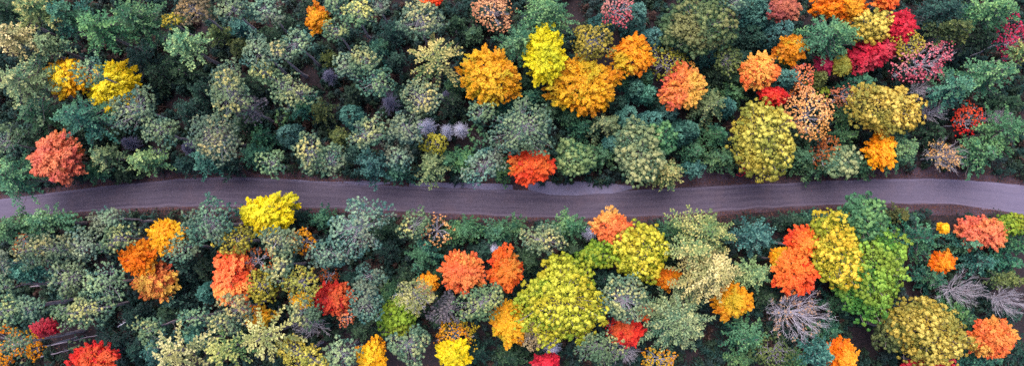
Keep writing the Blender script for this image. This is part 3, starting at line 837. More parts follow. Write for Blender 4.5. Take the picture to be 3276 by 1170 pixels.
# ------------------------------------------------------------------ the trees
# kind  x y  rx ry  palette  options ; look ; "ref" marks a landmark (look is then its whole label)
TREES = """
mp 204 246 64 62 yellow d=1.1 ; bright yellow maple with an orange outer edge beside the lemon maple in the upper left ; orange-edged yellow maple
mp 348 268 82 72 lemon h=12 d=.9 ; lemon yellow maple partly hidden beneath a grey pine in the upper left ; lemon maple
rp 308 238 48 46 grey h=20 ; smoky grey pine leaning over the lemon maple with its trunk showing
mp 168 505 78 76 brick ang=-40 ; salmon orange maple at the far left on the road's upper edge ; salmon roadside maple
mp 1018 62 38 44 amber ; small amber maple alone near the top among grey pines ; small amber maple
wp 1392 186 88 90 straw h=20 star=12 wid=1.1 ; pale yellow-green conifer spread like a star left of the round orange maple ; star-shaped conifer
mp 1566 238 92 88 gold h=16 d=1.2 ; round orange-gold maple with ragged lower edge, left of the lemon-yellow maple ; round orange maple
mp 1742 172 66 90 lemon h=17 d=1.2 ; tall narrow lemon-yellow maple between two golden orange maples near the top ; tall lemon-yellow maple
mp 1876 265 108 88 gold h=15 d=1.2 ; widest golden maple, mixed orange and ochre, right of the lemon-yellow maple ; widest golden maple
mp 2023 172 66 62 amber h=14 ang=40 ; spiky amber maple with a pointed tip, upper right of the widest golden maple ; spiky amber maple
mp 2194 276 78 64 salmon h=14 ang=55 ; peach orange maple with pinkish lower side, among dark spruces ; peach-orange maple
ok 2240 80 118 88 oakgreen h=17 ; big billowing grey-green broadleaf tree at the top edge, right of centre ; big green broadleaf
mp 2436 226 64 52 coral h=13 ; coral red maple with orange right side, left of the blue-grey spruce ; coral-red maple
mp 2532 152 54 44 amber h=13 ang=20 d=.9 ; smooth ochre yellow maple dome above the rusty red thin maple ; ochre maple dome
mp 2700 18 100 44 orange h=14 ; wide bright orange maple crown cut by the top edge, above the green conifer ; wide orange maple
mp 2832 6 48 30 redorange h=13 ; red-orange maple cut by the top edge, right of the wide orange maple ; top red-orange maple
mp 2886 84 52 50 crimson h=14 ang=60 ; bright crimson maple fanning upward, right of the yellow broadleaf tree ; fanned crimson maple
mp 2806 162 82 54 crimson h=12 ang=25 ; broad crimson maple whose left side droops, below the yellow broadleaf tree ; broad crimson maple
ok 2792 84 62 46 oakyel h=14 ; clumpy yellow broadleaf tree between the orange and the crimson maples at top right ; yellow broadleaf
fg 2966 200 98 58 rose h=14 ang=15 d=1.0 ; pink and silvery half bare tree below the fanned crimson maple ; pink half-bare tree
ok 2843 342 98 86 oakyel h=16 ; domed yellow-green broadleaf tree above the dangling orange-yellow maple ; domed yellow-green tree
mp 2824 480 46 64 yellow h=11 ang=-10 d=.9 ; orange-yellow maple with a pointed tail hanging toward the road ; tailed orange-yellow maple
ok 2452 440 86 118 oakyel h=16 ; long mustard yellow broadleaf tree reaching down to the road's upper edge ; long mustard tree
fg 2594 362 64 74 apricot h=14 d=1.9 ; pale apricot thinning tree right of the long mustard tree ; pale apricot tree
br 3042 492 76 58 apricot h=10 d=.12 ; silvery bare tree with a few orange leaves, on the road's upper edge at right ; bare roadside tree
mp 1706 532 72 58 redorange h=14 d=1.1 ; vivid red-orange maple hanging over the road's upper edge at the centre ; vivid roadside maple
rp 1676 410 98 84 grey h=19 ; large grey-green pine directly behind the vivid red-orange roadside maple ; large pine above the vivid maple
ok 2048 488 72 92 palegreen h=13 ; large soft green tree above the road, right of centre ; large soft green tree
mp 532 754 58 54 yellow h=15 ; golden yellow maple below the road at the left, above the orange maple ; golden lower-left maple
mp 443 822 50 54 orange h=14 ; orange maple touching the golden maple's lower left side ; lower-left orange maple
mp 484 900 68 62 salmon h=12 d=.8 ; faded pink-orange maple with thin foliage below the orange maple at left ; faded pink-orange maple
mp 852 682 84 60 lemon h=14 ang=15 d=1.1 ; lemon yellow maple leaning over the road's lower edge, left half ; lemon roadside maple
mp 738 892 62 92 coral h=15 ; tall coral orange maple below the road between olive pines ; tall coral maple
mp 1064 954 60 50 red h=12 d=.9 ; dark red and orange ragged maple right of yellow-green pines in the lower half ; dark red maple
wp 852 1074 100 84 cream h=24 star=8 wid=1.2 ; cream coloured conifer with drooping curled boughs near the bottom edge ; drooping cream conifer
wp 578 1122 90 76 cream h=24 star=9 wid=1.2 ; cream yellow conifer with spread fingers cut by the bottom edge ; bottom cream conifer
br 1328 942 62 54 cream h=18 d=.5 pale=1 ; whitish bare tree with curled twigs beside a small amber maple ; whitish curly bare tree
ok 1268 1012 60 54 lime h=11 ; lime green round tree directly below the whitish bare tree ; lime green tree
mp 1477 868 66 66 coral h=15 d=1.2 ; apricot orange round maple, left one of the orange pair below the road ; left orange pair maple
mp 1617 866 56 66 deeporange h=14 d=1.1 ; deep rusty orange maple, right one of the orange pair below the road ; right orange pair maple
mp 1630 1038 58 68 gold h=13 d=1.3 ; smooth golden egg-shaped maple left of the big yellow-green broadleaf tree ; golden egg-shaped maple
mp 1452 1130 56 44 lemon h=15 d=1.1 ; brightest lemon maple at the bottom edge, below an ochre maple ; bottom lemon maple
fg 1457 1066 68 46 amber h=12 d=1.6 ; ochre thinning maple just above the bottom lemon maple
mp 1188 1138 50 48 yellow h=13 ; golden orange maple cut by the bottom edge, among grey pines ; bottom golden maple
ok 1800 958 124 138 limeyel h=17 ; biggest yellow-green broadleaf tree, in the lower half near the centre ; biggest yellow-green tree
mp 1958 730 56 62 coral h=13 ang=80 ; pink-orange flame shaped maple on the road's lower edge near the centre ; flame-shaped roadside maple
ok 2058 806 90 84 limeyel h=15 ; clumpy lime-yellow broadleaf tree just right of the flame-shaped maple ; lime-yellow tree
ok 1915 816 58 44 lime h=13 ; low lime green lobe of a tree beneath the flame-shaped maple
mp 2138 892 44 34 orange h=9 ; orange maple peeking out between the lime-yellow tree and the cream conifer
wp 2258 742 92 68 straw h=18 wid=1.4 ang=-20 ; yellow topped tall conifer on the road's lower edge, above the cream conifer ; yellow-topped roadside conifer
wp 2222 800 66 46 straw h=20 wid=1.3 ; straw tipped conifer between the yellow-topped one and the cream one
wp 2282 876 98 86 cream h=21 wid=1.4 ; tall cream coloured conifer with soft mounded crown, lower right of centre ; tall cream conifer
mp 2352 962 62 56 gold h=13 ang=20 ; amber maple emerging from under the tall cream conifer ; amber maple under the cream tree
wp 2182 1030 118 112 palegreen h=19 wid=1.7 ; huge pale grey-green conifer near the bottom, right of centre ; huge pale green conifer
mp 2568 775 50 52 redorange h=14 ; upper red-orange maple of two, left of the yellow and green broadleaf trees ; upper red-orange maple
mp 2550 868 68 68 redorange h=15 d=1.1 ; lower and larger red-orange maple of two, above the big bare tree ; lower red-orange maple
ok 2684 800 74 124 limeyel h=17 ang=14 ; butter yellow broadleaf tree with loose clumps beside the bright green one ; butter-yellow tree
ok 2804 868 118 142 bright h=16 ; biggest bright green broadleaf tree below the road at the right ; bright green tree
ok 2762 690 68 66 green h=17 ; green broadleaf crown that reaches over the road's lower edge at right ; green tree over the road
br 2555 1005 110 82 tan h=15 d=.12 pale=1 ; big leafless tree with radiating silvery branches, below the red-orange maples ; big bare tree
mp 2700 1138 56 52 orange h=11 ang=-35 ; orange maple at the bottom edge, lower right of the big bare tree ; bottom right orange maple
hk 2946 762 66 80 teal h=12 d=1.2 ; dark teal domed conifer below the road at the right ; teal domed conifer
mp 3160 742 84 52 brick h=10 d=.9 ang=-8 ; broad brick orange maple on the road's lower edge at the far right ; broad brick maple
mp 3022 840 42 32 orange h=7 d=.8 ; small orange maple right below the teal domed conifer ; small orange maple
br 3084 930 84 54 - h=11 ; blue-grey leafless tree lower left of the long pale trunk at right ; blue-grey bare tree
mp 3184 1084 68 66 coral h=14 d=1.2 ; apricot orange maple in the bottom right corner ; corner orange maple
ok 2992 1066 128 92 oakyel h=16 ang=-25 ; wide mustard and olive broadleaf tree at the bottom right ; wide mustard tree
mp 296 1146 66 46 red h=14 ; hot coral red maple at the bottom edge, far left ; bottom-left red maple
rp 262 992 84 50 greyyel h=19 ; yellow-green pine with long bare trunk lying out to the right, lower left ; long-trunked pine
rp 1148 722 84 78 greygreen h=19 ; large pale grey-green pine on the road's lower edge, left of centre ; large pale roadside pine
rp 668 712 88 68 greygreen h=18 ; wide grey-green pine on the road's lower edge left of the lemon roadside maple ; wide roadside pine
mp 1752 1156 46 22 crimson h=9 ; crimson low maple at the bottom edge below the biggest yellow-green tree
mp 2010 1066 52 48 red h=11 ; ragged scarlet maple left of the huge pale green conifer ; ragged scarlet maple
mp 2476 306 44 32 red h=11 ; small pure red maple just above the long mustard tree ; pure red maple
fg 3250 128 52 70 magenta h=14 d=1.5 ; magenta thin-leaved tree at the right edge near the top ; magenta edge tree
mp 2638 210 32 26 magenta h=10 ; small magenta maple left of a small pale yellow one ; small magenta maple
fg 3098 378 44 50 red h=10 d=1.4 ; dark red thin maple between conifers at the upper right ; dark red thin maple
mp 2506 28 52 42 dusty h=13 d=1.2 ; dusty brown-red maple dome at the top edge ; dusty red maple
wp 22 40 52 55 dark h=17
wp 118 36 66 58 straw h=21
wp 212 50 66 60 teal h=19
wp 48 122 60 60 cream h=21
wp 166 146 50 44 palegreen h=18
wp 316 92 78 70 green h=22 ; tall conifer with a straw coloured tip
wp 432 60 88 78 green h=20
hk 442 190 62 60 darkteal
hk 505 235 52 55 dark
hk 560 200 50 45 dark
wp 72 260 78 88 palegreen h=21
hk 112 362 58 52 teal h=12
wp 255 372 92 66 teal h=20 ang=-20
rp 432 345 67 63 grey h=18 ang=15
rp 518 420 57 46 grey h=17 ang=-33
wp 28 562 64 76 green h=16
rp 18 455 45 51 grey h=15 ang=-28
hk 344 500 50 42 palegreen h=13
hk 470 515 62 44 palegreen h=13
hk 300 545 44 38 teal
hk 240 420 48 40 dark
hk 400 555 50 32 dark h=5
ds 420 458 30 26 lav
ds 512 500 26 26 lav
hk 238 540 40 34 darkteal h=5
hk 90 440 50 42 dark
hk 380 430 40 34 dark h=6
rp 630 36 51 42 greyrust h=19 ang=0
rp 744 30 58 46 grey h=20 ang=-2
rp 852 40 52 49 greygreen h=18 ang=-2
wp 603 146 64 58 palegreen h=21
rp 558 74 31 25 oliveyel h=14 ang=4
rp 828 166 55 55 grey h=19 ang=12
rp 898 172 32 33 greyyel h=19 ang=14
rp 954 142 57 41 grey h=18 ang=25
rp 848 232 41 41 greyyel h=17 ang=35
rp 934 294 66 50 greyyel h=18 ang=2
rp 1076 24 39 35 grey h=17 ang=30
rp 1082 104 38 36 greyyel h=18 ang=1
rp 724 238 45 37 grey h=14 ang=4
rp 732 302 67 72 greyyel h=20 ang=-25
rp 802 348 46 45 purplegrey h=16 ang=0
ds 1056 246 27 28 lav
hk 590 235 46 42 dark
hk 645 292 44 42 darkteal
hk 600 352 50 45 darkteal
hk 905 76 48 44 dark
hk 700 108 38 34 olive
hk 770 92 40 36 bluegreen
hk 1024 356 42 38 olive h=9
sh 905 378 26 24 green h=5
hk 972 344 42 40 teal
hk 1058 190 40 34 olive h=6
hk 766 152 34 32 olive
hk 1130 300 36 34 dark
hk 990 20 40 34 dark
hk 860 120 42 36 dark
hk 800 270 40 40 dark
rp 686 428 78 74 greyyel h=18 ang=8
hk 662 510 58 54 bluegreen h=12
ds 609 476 24 30 lav
hk 818 494 48 46 teal h=11
rp 872 520 41 43 grey h=12 ang=-27
sp 927 430 36 36 bluegreen h=12
rp 994 488 51 56 greyyel h=17 ang=21
rp 1056 512 48 52 greygreen h=15 ang=6
hk 838 440 42 38 teal
hk 592 525 46 38 darkteal
hk 725 530 52 42 darkteal
hk 780 392 42 36 dark
hk 1085 440 40 38 olive
hk 1140 488 36 38 darkteal
rp 1142 52 51 45 greyyel h=18 ang=6
rp 1212 26 39 33 greygreen h=17 ang=-6
rp 1342 66 65 60 greyyel h=18 ang=-5
mp 1386 4 36 14 redorange h=13 ; scrap of an orange maple at the top edge left of centre
fg 1574 32 66 54 apricot h=14 d=1.7 ; pinkish thin-leaved tree with orange tipped twigs at the top edge
rp 1166 198 50 49 greyyel h=18 ang=2
rp 1210 264 57 47 grey h=18 ang=-25
rp 1112 214 39 41 grey h=16 ang=6
ds 1246 330 33 40 lav
rp 1346 316 62 57 greyyel h=17 ang=-16
sp 1122 366 34 34 bluegreen h=11
hk 1212 156 42 38 teal
hk 1255 110 44 42 darkteal
hk 1460 82 28 26 dark
hk 1515 114 30 28 teal
hk 1528 52 32 30 dark
hk 1450 325 46 44 dark
hk 1452 272 34 30 green
ds 1430 312 24 22 lav
hk 1270 195 34 32 darkteal
wp 1750 42 92 78 green h=19
wp 1668 134 74 74 green h=17
rp 1540 358 40 37 grey h=13 ang=-26
hk 1622 330 50 46 teal
rp 1178 424 55 57 greyyel h=17 ang=21
rp 1296 412 59 54 grey h=17 ang=-15
rp 1274 494 48 40 greygreen h=13 ang=-30
hk 1196 526 54 54 bluegreen h=13
hk 1272 552 48 36 teal h=9
ds 1366 408 38 32 pale h=8
ds 1431 422 24 30 pale h=7
ds 1473 418 28 26 pale h=7
sh 1533 438 28 30 green h=7
rp 1394 456 37 33 oliveyel h=11 ang=11
hk 1384 530 54 56 palegreen h=13
hk 1432 516 34 34 teal
rp 1548 530 66 52 greygreen h=13 ang=21
hk 1484 512 46 50 green
hk 1604 548 42 38 green
rp 1896 140 68 58 oliveyel h=16 ang=-9
sp 1932 76 36 38 bluegreen h=12
fg 1970 30 56 54 rose h=14 d=1.3 ; rose pink half bare tree at the top edge above dark spruces
sp 2034 50 38 52 bluegreen h=13
sp 2088 128 37 36 bluegreen h=13
sp 2164 128 36 36 bluegreen h=13
fg 2140 198 66 52 oliveyel h=12 d=1.2 ; half bare tree with yellow leaves on its left side
sp 2018 232 25 25 bluegreen
sp 2032 284 28 32 bluegreen
sp 2070 300 30 30 bluegreen
sp 1984 262 24 24 teal
sp 2064 250 24 24 teal
sp 2008 372 34 36 bluegreen
sp 2088 384 36 34 bluegreen
sp 2136 362 36 36 bluegreen
sp 2170 430 36 38 bluegreen
sp 1982 330 28 28 darkteal h=7
sp 2110 330 26 26 darkteal h=7
hk 1692 312 58 40 teal h=8
hk 1676 272 36 30 dark
hk 1834 372 50 38 teal
hk 1762 360 42 40 dark
ok 1838 504 58 58 palegreen h=10
hk 1928 398 60 44 palegreen h=11
hk 1868 404 46 38 teal
hk 1930 496 52 48 green h=9
sp 1954 464 24 24 bluegreen h=10
sp 1882 520 24 26 bluegreen h=8
sp 1982 478 22 24 bluegreen
ok 2120 438 48 46 green h=11
wp 2140 552 58 52 straw h=11 ; olive green conifer hanging over the road's upper edge, right of centre
sp 2108 480 30 30 teal
rp 2341 16 50 30 greygreen h=17 ang=-14
sp 2412 20 34 34 bluegreen h=13
sp 2428 52 40 38 bluegreen h=12
sp 2400 108 42 40 darkteal
sp 2492 102 50 40 bluegreen h=13 ang=30
sp 2420 132 34 30 darkteal
wp 2665 112 92 66 green h=19
mp 2692 210 32 36 oakyel h=11
fg 2560 248 34 42 brick h=11 d=1.8
sp 2508 254 32 30 bluegreen h=13
sp 2612 254 32 32 olive h=10
fg 2522 310 26 26 rust h=9 d=1.3
fg 2648 488 42 46 rust h=10 d=1.8
fg 2702 306 56 32 dusty h=10 d=1.2 ; faded dusty pink thin tree left of the domed yellow-green tree
sh 2634 300 22 22 lime h=8
rp 2330 192 51 48 olive h=12 ang=-30
hk 2298 236 46 42 dark
hk 2378 190 38 34 darkteal
sp 2285 165 28 32 bluegreen
sp 2236 182 24 36 bluegreen
hk 2276 338 64 56 palegreen h=13
sp 2328 340 26 28 bluegreen
hk 2348 300 46 44 green
hk 2356 262 36 34 dark
hk 2524 196 40 32 green
sp 2200 418 36 34 bluegreen h=12
hk 2222 486 40 42 green
hk 2216 540 36 30 bluegreen
hk 2292 432 50 46 teal h=10
hk 2308 508 62 42 green h=10
fg 2384 520 26 46 crimson h=5 d=1.2 ; wispy crimson shrub at the left foot of the long mustard tree
hk 2562 502 54 46 green h=9
hk 2612 546 52 32 green h=7
ok 2694 518 62 48 palegreen h=11
hk 2704 436 42 42 green
hk 2560 440 38 34 dark
hk 2750 268 50 40 teal h=11
hk 2722 362 42 44 green
fg 2900 142 52 44 oakyel h=13 d=1.7
br 2942 288 44 26 - h=11
br 2990 356 54 40 - h=11
wp 3026 34 80 48 darkteal h=17
wp 3176 34 108 54 green h=19
wp 3048 92 72 36 olive h=16
wp 3178 234 98 68 green h=19
wp 3048 282 72 62 teal h=18
br 3182 376 56 22 - h=11
wp 3228 414 74 82 green h=16
wp 2898 478 66 60 green h=12
hk 2762 530 52 40 green h=8
wp 3144 488 58 58 green h=13
hk 2992 424 44 40 dark
hk 3132 130 56 44 dark h=13
hk 3226 330 50 40 dark
hk 2956 100 34 36 darkteal
wp 3268 170 40 44 straw h=17
wp 142 708 88 44 green h=15
wp 34 734 60 58 green h=15
rp 362 702 63 39 greygreen h=17 ang=6
rp 382 762 66 35 greyyel h=17 ang=32
rp 108 802 51 50 greyyel h=18 ang=-10
rp 186 794 51 43 greyyel h=18 ang=17
rp 272 786 53 47 grey h=17 ang=21
fg 84 776 26 28 rust h=13
wp 84 868 62 36 bluegreen h=16
rp 222 888 58 59 grey h=17 ang=-8
rp 344 900 61 47 grey h=19 ang=-3
rp 32 992 48 40 greyyel h=19 ang=-6
rp 108 978 45 36 grey h=18 ang=6
rp 20 920 37 41 grey h=17 ang=-21
rp 12 840 40 39 greygreen h=17 ang=-30
mp 134 1048 44 26 crimson h=9 ; dim crimson low maple between pine trunks near the left edge
fg 26 1110 54 62 gold h=15 d=1.8 ; ochre and orange thin maple in the bottom left corner
rp 76 1098 39 35 greyyel h=19 ang=-9
fg 118 1108 28 40 gold h=13 d=1.6
hk 352 1100 64 44 darkteal
hk 432 1010 50 44 darkteal
sh 250 1112 32 28 grey h=4
hk 440 1118 40 44 darkteal
rp 582 792 51 44 greygreen h=15 ang=-14
rp 760 770 54 47 oliveyel h=16 ang=5
fg 822 832 54 42 rust h=14 d=1.7
rp 898 768 58 52 greyyel h=17 ang=-1
rp 902 852 50 41 greyyel h=17 ang=28
rp 842 914 46 58 oliveyel h=16 ang=-11
rp 766 985 47 43 greyyel h=17 ang=-19
mp 826 1014 46 32 gold h=13 ; golden ochre maple just above the drooping cream conifer
rp 716 1030 54 33 greyyel h=17 ang=-28
rp 625 1018 45 37 grey h=15 ang=24
rp 492 1048 45 40 greyyel h=18 ang=14
wp 726 1116 78 62 straw h=22 star=9 wid=1.2
wp 632 1078 52 40 teal h=15
hk 600 862 50 46 darkteal
sp 664 936 30 28 bluegreen h=10
hk 560 962 54 46 darkteal
hk 500 1120 48 50 bluegreen h=10
hk 540 1000 40 34 dark
hk 655 860 40 40 dark
hk 935 700 48 40 darkteal
rp 1052 810 56 48 greygreen h=17 ang=-15
fg 974 768 38 38 gold h=14 d=1.7
hk 1032 700 46 38 teal
hk 1228 734 48 44 dark
hk 1236 794 48 44 darkteal
rp 1326 718 44 45 greyyel h=14 ang=-21
fg 1396 736 42 48 apricot h=11 d=.8 ; bare tree with apricot leaves on the road's lower edge, left of centre
hk 1358 812 58 56 teal h=14
rp 1172 966 52 60 greygreen h=17 ang=13
rp 1182 884 49 42 greygreen h=14 ang=-10
hk 1128 892 44 40 darkteal
fg 1108 1012 28 28 brick h=10 d=1.4
fg 1050 882 28 26 rust h=8
rp 960 902 50 58 oakyel h=17 ang=25
mp 970 962 32 24 yellow h=12
rp 976 996 61 38 greyyel h=17 ang=-25
br 992 1042 62 34 - h=13
mp 1370 910 36 36 gold h=12
hk 1160 1052 62 46 dark h=11
rp 1092 1130 52 50 grey h=16 ang=27
rp 962 1134 73 53 oakyel h=17 ang=-18
rp 1306 1102 66 59 greyyel h=18 ang=31
hk 1246 940 40 40 green
hk 1300 880 40 38 dark
hk 1410 1020 40 40 dark
hk 1486 738 62 44 green h=11
hk 1588 742 50 42 teal h=10
hk 1646 728 40 42 green h=9
rp 1736 768 65 49 greyyel h=15 ang=9
wp 1822 722 62 48 green h=13
ds 1578 796 22 20 pale h=7
rp 1542 970 78 56 greyyel h=16 ang=34
rp 1430 990 47 45 purplegrey h=14 ang=4
br 1708 1062 44 52 tan h=13 d=.5
ds 1766 1108 30 32 pale
hk 1522 1128 50 46 darkteal
hk 1636 1140 60 40 dark
hk 1692 832 44 44 dark
hk 1552 800 46 38 darkteal
hk 1400 875 34 44 dark
ds 1884 744 23 26 pale h=7
rp 1996 958 80 80 greyyel h=17 ; dusty pinkish olive pine right of the biggest yellow-green tree
fg 1962 1046 28 30 red h=9 d=1.5
rp 1918 1110 65 58 greyyel h=17 ang=16
hk 2156 744 48 48 green
hk 2142 806 38 42 dark
fg 2112 1150 56 30 gold h=12 d=1.6
mp 2062 1000 22 24 redorange h=9
hk 1930 890 54 40 darkteal
br 2000 1130 56 34 - h=9
hk 1832 800 40 40 dark
wp 2424 756 72 68 bluegreen h=15
wp 2410 878 62 50 palegreen h=14
hk 2530 706 54 32 dark h=8
hk 2604 702 48 36 teal h=9
mp 2492 824 32 34 gold h=12
wp 2402 1078 66 60 green h=12
hk 2652 1062 46 40 teal
hk 2698 966 54 46 teal
fg 2482 1128 72 42 olive h=11 d=1.8
wp 2626 1132 54 50 bluegreen h=13
hk 2368 1150 44 34 green
hk 2560 1146 42 34 green
hk 2450 950 44 40 dark
mp 3008 728 17 15 yellow h=12 ; tiny yellow maple tuft on the right shoulder of the teal domed conifer
ok 3238 718 54 34 lime h=9
hk 3092 778 58 38 teal h=9
hk 3142 838 58 46 bluegreen h=9
hk 3222 842 54 40 teal
hk 3256 786 42 42 teal
wp 3230 896 56 30 olive h=11
br 3228 962 70 54 - h=12
ok 2872 1052 62 62 olive h=12
mp 2966 1164 84 16 crimson h=10 ; strip of crimson maple cut by the bottom edge under the wide mustard tree
hk 2984 890 50 46 teal
hk 3052 992 54 46 green
hk 3102 1032 46 34 green
hk 3150 1146 70 38 teal h=9
hk 3226 1010 50 40 darkteal
hk 3262 1128 40 44 darkteal
hk 2880 690 34 30 olive h=6
hk 2906 704 40 28 darkteal h=6
"""

PALWORD = {'dark': 'dark green', 'darkteal': 'shadowy teal', 'teal': 'teal green', 'bluegreen': 'blue-green', 'green': 'mid green',
           'palegreen': 'pale green', 'straw': 'straw-tipped', 'cream': 'cream yellow', 'grey': 'grey-green', 'greyyel': 'yellow-tinged',
           'greygreen': 'sage green', 'greyrust': 'rusty grey', 'oliveyel': 'olive yellow', 'purplegrey': 'smoky mauve', 'olive': 'olive',
           'oakyel': 'mustard yellow', 'limeyel': 'lime-yellow', 'lime': 'lime green', 'oakgreen': 'soft green', 'pale': 'silvery white',
           'lav': 'lavender grey', '-': 'silvery', 'tan': 'tan', 'lemon': 'lemon', 'yellow': 'yellow', 'gold': 'golden', 'orange': 'orange',
           'brick': 'brick orange', 'rust': 'rusty', 'red': 'red', 'redorange': 'red-orange', 'crimson': 'crimson', 'apricot': 'apricot',
           'dusty': 'dusty pink', 'bright': 'bright green'}
NOUN = {'mp': 'maple', 'ok': 'broadleaf tree', 'rp': 'open pine', 'wp': 'plumed conifer', 'hk': 'young conifer', 'sp': 'spruce',
        'br': 'bare tree', 'ds': 'dead spruce', 'sh': 'bush', 'fg': 'thin-leaved tree'}

rows = []
for ln in TREES.strip().splitlines():
    a = [q.strip() for q in ln.split(';')]
    f = a[0].split()
    r = dict(kind=f[0], x=float(f[1]), y=float(f[2]), rx=float(f[3]), ry=float(f[4]), pal=f[5], look=a[1] if len(a) > 1 else None, ref=a[2] if len(a) > 2 else None)
    for q in f[6:]:
        k, v = q.split('='); r[k] = float(v)
    rows.append(r)

def side(r, l):
    dx, dy = r['x'] - l['x'], r['y'] - l['y']
    if abs(dx) > 1.9 * abs(dy): s = 'right of' if dx > 0 else 'left of'
    elif abs(dy) > 1.9 * abs(dx): s = 'below' if dy > 0 else 'above'
    else: s = ('lower ' if dy > 0 else 'upper ') + ('right of' if dx > 0 else 'left of')
    gap = math.hypot(dx, dy) - (r['rx'] + r['ry'] + l['rx'] + l['ry']) / 2
    return s, gap

marks = [r for r in rows if r['ref']]
used = set(r['look'] for r in rows if r['look'])
for r in rows:
    if r['look']:
        r['label'] = r['look']; continue
    size = (r['rx'] * r['ry']) ** 0.5
    same = [q for q in rows if q['kind'] == r['kind']]
    ms = sorted((q['rx'] * q['ry']) ** 0.5 for q in same)
    sw = 'large ' if size >= ms[int(len(ms) * 0.8)] else ('small ' if size <= ms[int(len(ms) * 0.2)] else '')
    look = sw + PALWORD[r['pal']] + ' ' + NOUN[r['kind']]
    near = sorted(marks, key=lambda l: math.hypot(l['x'] - r['x'], l['y'] - r['y']))[:5]
    cands = []
    for l1 in near[:3]:
        s, g = side(r, l1); t_ = ('just ' if g < 12 else '') + s + ' the ' + l1['ref']
        cands.append(look + ' ' + t_)
    for i1 in range(3):
        for l2 in near[i1 + 1:]:
            s1, g1 = side(r, near[i1]); s2, g2 = side(r, l2)
            cands.append(look + ' ' + s1 + ' the ' + near[i1]['ref'] + ', ' + s2 + ' the ' + l2['ref'])
    # a clause is only good if no other tree of this look fits it too
    def fits(q, l, s):
        return q is not r and q['kind'] == r['kind'] and q['pal'] == r['pal'] and side(q, l)[0] == s and math.hypot(q['x'] - l['x'], q['y'] - l['y']) < 330
    pick = None
    for l1 in near[:2]:
        s1, g1 = side(r, l1)
        if not any(fits(q, l1, s1) for q in rows):
            pick = look + ' ' + ('just ' if g1 < 12 else '') + s1 + ' the ' + l1['ref']; break
    if pick is None or pick in used:
        pick = None
        for i1 in range(3):
            for l2 in near[i1 + 1:]:
                s1, _ = side(r, near[i1]); s2, _ = side(r, l2)
                c_ = look + ' ' + s1 + ' the ' + near[i1]['ref'] + ', ' + s2 + ' the ' + l2['ref']
                if len(c_.split()) <= 16 and c_ not in used and not any(fits(q, near[i1], s1) and fits(q, l2, s2) for q in rows):
                    pick = c_; break
            if pick: break
    if pick is None:
        pick = next((c_ for c_ in cands if c_ not in used and len(c_.split()) <= 16), cands[-1])
    used.add(pick); r['label'] = pick

for i, r in enumerate(rows):
    root = make_tree(i, r['kind'], r['x'], r['y'], r['rx'], r['ry'], None if r['pal'] == '-' else r['pal'], r.get('h'), r.get('ang', 0.0), r.get('d', 1.0), r.get('pale', 0), r.get('star', 0), r.get('wid', 0))
    tag(root, r['label'], KINDS[r['kind']][1], GROUPS[r['kind']])
    r['w'] = np.array(root.location)

# ------------------------------------------------------------------ undergrowth, leaf litter, fallen trunks
rng = np.random.default_rng(77)
def keep_off(P, margin, crowns=0.0):
    d = road_dist(P[:, 0], P[:, 1])
    return d > margin

# low seedlings and brush that fill the gaps between the trees: nobody could count them
CLEAR = [(2790, 1085, 110, 50), (2905, 880, 36, 80), (1290, 190, 26, 60), (1830, 60, 40, 50), (3010, 690, 60, 60),
         (1510, 440, 50, 40), (230, 1070, 100, 60), (330, 850, 40, 26), (1000, 240, 30, 30), (2240, 560, 120, 30)]
pts = []
for _ in range(14000):
    p = at(rng.uniform(-260, 3540), rng.uniform(-160, 1330))
    pts.append(p)
P = np.array(pts)
P = P[keep_off(P, 1.25)]
ok = np.ones(len(P), bool)
for cx, cy, ax_, ay_ in CLEAR:
    c = at(cx, cy); ok &= ((P[:, 0] - c[0]) / (ax_ / 18)) ** 2 + ((P[:, 1] - c[1]) / (ay_ / 18)) ** 2 > rng.uniform(0.6, 1.3, len(P))
ok &= (wob(P, rng, 0.22) > -0.95)
P = P[ok]
n = len(P); per = 120
R = rng.uniform(0.7, 1.9, n); Hh = R * rng.uniform(1.0, 2.5, n)
tt = rng.uniform(0, 1, (n, per)); aa = rng.uniform(0, 6.28, (n, per))
lob = 0.75 + 0.3 * np.sin(aa * 5 + rng.uniform(0, 6, (n, 1)))
rr_ = (1 - tt) ** 0.7 * np.sqrt(rng.uniform(0.25, 1, (n, per))) * R[:, None] * lob
Q = np.stack([P[:, None, 0] + rr_ * np.cos(aa), P[:, None, 1] + rr_ * np.sin(aa), 0.1 + tt * Hh[:, None]], -1).reshape(-1, 3)
out_ = np.stack([np.cos(aa), np.sin(aa), 0.3 + 0 * aa], -1).reshape(-1, 3)
nn = len(Q)
V, F = diamonds(Q, out_ + rng.normal(0, 0.5, (nn, 3)), np.array([0, 0, 1.0]) + out_ * 0.5 + rng.normal(0, 0.4, (nn, 3)), rng.uniform(0.14, 0.27, nn), rng.uniform(0.07, 0.14, nn))
pc = rng.uniform(size=n)
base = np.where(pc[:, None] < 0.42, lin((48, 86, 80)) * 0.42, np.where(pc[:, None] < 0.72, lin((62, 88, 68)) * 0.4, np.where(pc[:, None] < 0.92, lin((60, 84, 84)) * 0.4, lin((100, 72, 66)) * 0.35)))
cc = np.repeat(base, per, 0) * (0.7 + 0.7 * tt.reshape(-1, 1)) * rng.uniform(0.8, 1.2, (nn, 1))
tag(link('undergrowth', V, F, M_NEEDLE, None, cc), 'low dark brush and seedlings covering the forest floor between the trees', 'undergrowth', kind='stuff')

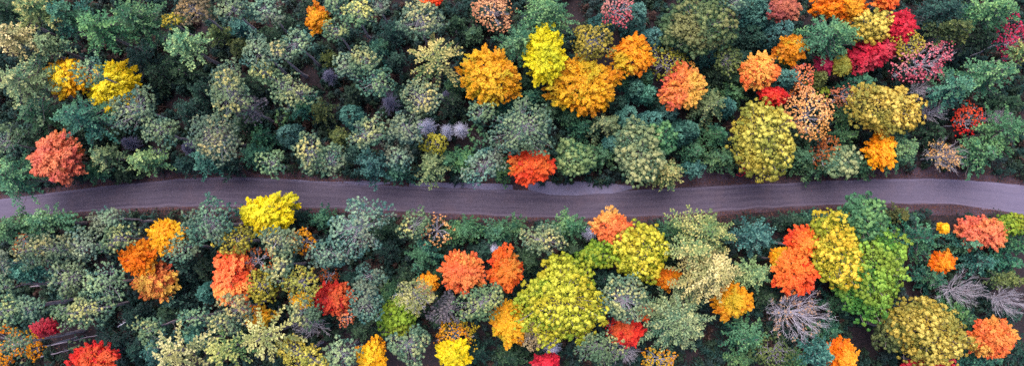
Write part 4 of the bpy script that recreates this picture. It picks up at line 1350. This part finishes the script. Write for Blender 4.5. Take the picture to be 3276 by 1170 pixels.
# fallen leaves on the forest floor and verges
nl = 80000
xs = rng.uniform(at(-200, 600)[0], at(3480, 600)[0], nl); ys = rng.uniform(-42, 46, nl)
near = rng.uniform(size=nl) < 0.35
tt_ = np.interp(xs, TW[:, 0], TW[:, 1]); bb_ = np.interp(xs, BW[:, 0], BW[:, 1])
off = np.abs(rng.exponential(1.4, nl)) - 0.15
ys = np.where(near, np.where(rng.uniform(size=nl) < 0.5, tt_ + off, bb_ - off), ys)
L_ = np.stack([xs, ys, 0 * xs], 1)
L_ = L_[road_dist(xs, ys) > -0.25]
gi = np.clip(road_dist(L_[:, 0], L_[:, 1]) - 2.0, 0, 6) / 6.0
L_[:, 2] = 0.05 + 0.22 * gi
m = len(L_)
V, F = diamonds(L_, rng.normal(size=(m, 3)) * [1, 1, 0.2], np.array([0, 0, 1.0]) + rng.normal(0, 0.3, (m, 3)), rng.uniform(0.05, 0.11, m), rng.uniform(0.04, 0.08, m))
lc = np.array([lin(c) for c in ((150, 92, 84), (128, 78, 82), (176, 112, 98), (96, 62, 66), (190, 120, 78), (170, 110, 120))]) * 0.36
tag(link('leaf_litter', V, F, M_LEAF, None, lc[rng.integers(0, 6, m)]), 'reddish brown fallen leaves strewn over the verges and forest floor', 'leaf litter', kind='stuff')

def fallen(x0, y0, x1, y1, r, mat, label, name='fallen_trunk', z0=0.25, z1=0.9, group='bare poles lying between the trees'):
    a = at(x0, y0, z0); b = at(x1, y1, z1)
    t = np.linspace(0, 1, 8)[:, None]
    pts = (b - a) * t + rng.normal(0, 0.05, (8, 3))
    e = bpy.data.objects.new(name, None); e.location = a; COL.objects.link(e)
    v, f = polytube(pts, r * (1 - 0.65 * t[:, 0]), 8)
    link('stem', v, f, mat, e)
    # broken branch stubs
    k = 9; q = rng.uniform(0.3, 0.98, k)[:, None]; p = (b - a) * q
    d = rng.normal(size=(k, 3)); d[:, 2] = np.abs(d[:, 2]) * 0.5
    v, f = segs(p, p + unit(d) * rng.uniform(0.3, 0.9, (k, 1)), 0.035, 0.015, 4)
    link('branch_stub', v, f, mat, e)
    e.name = name
    tag(e, label, 'fallen trunk', group)
fallen(372, 1046, 418, 1022, 0.14, M_PALE, 'short pale broken log right of the long-trunked pine, lower left')
fallen(150, 1106, 312, 1070, 0.13, M_POLE, 'long thin bare pole above the bottom-left red maple, upper one of two', z1=3.5)
fallen(116, 1142, 232, 1116, 0.13, M_POLE, 'long thin bare pole left of the bottom-left red maple, lower one of two', z1=3.0)
fallen(92, 916, 160, 910, 0.12, M_POLE, 'thin bare pole beside the grey pine below the teal conifer near the left edge', z1=3.0)
fallen(505, 1042, 574, 1028, 0.12, M_POLE, 'bare pole right of a yellow-tinged pine above the bottom cream conifer', z1=1.5)
fallen(3150, 947, 3216, 953, 0.12, M_POLE, 'long pale trunk leading into the bare tree at the right edge', z0=3, z1=7)
fallen(930, 1030, 890, 1050, 0.14, M_POLE, 'grey bare trunk between golden ochre maple and leafless grey tree near the bottom', z1=3)
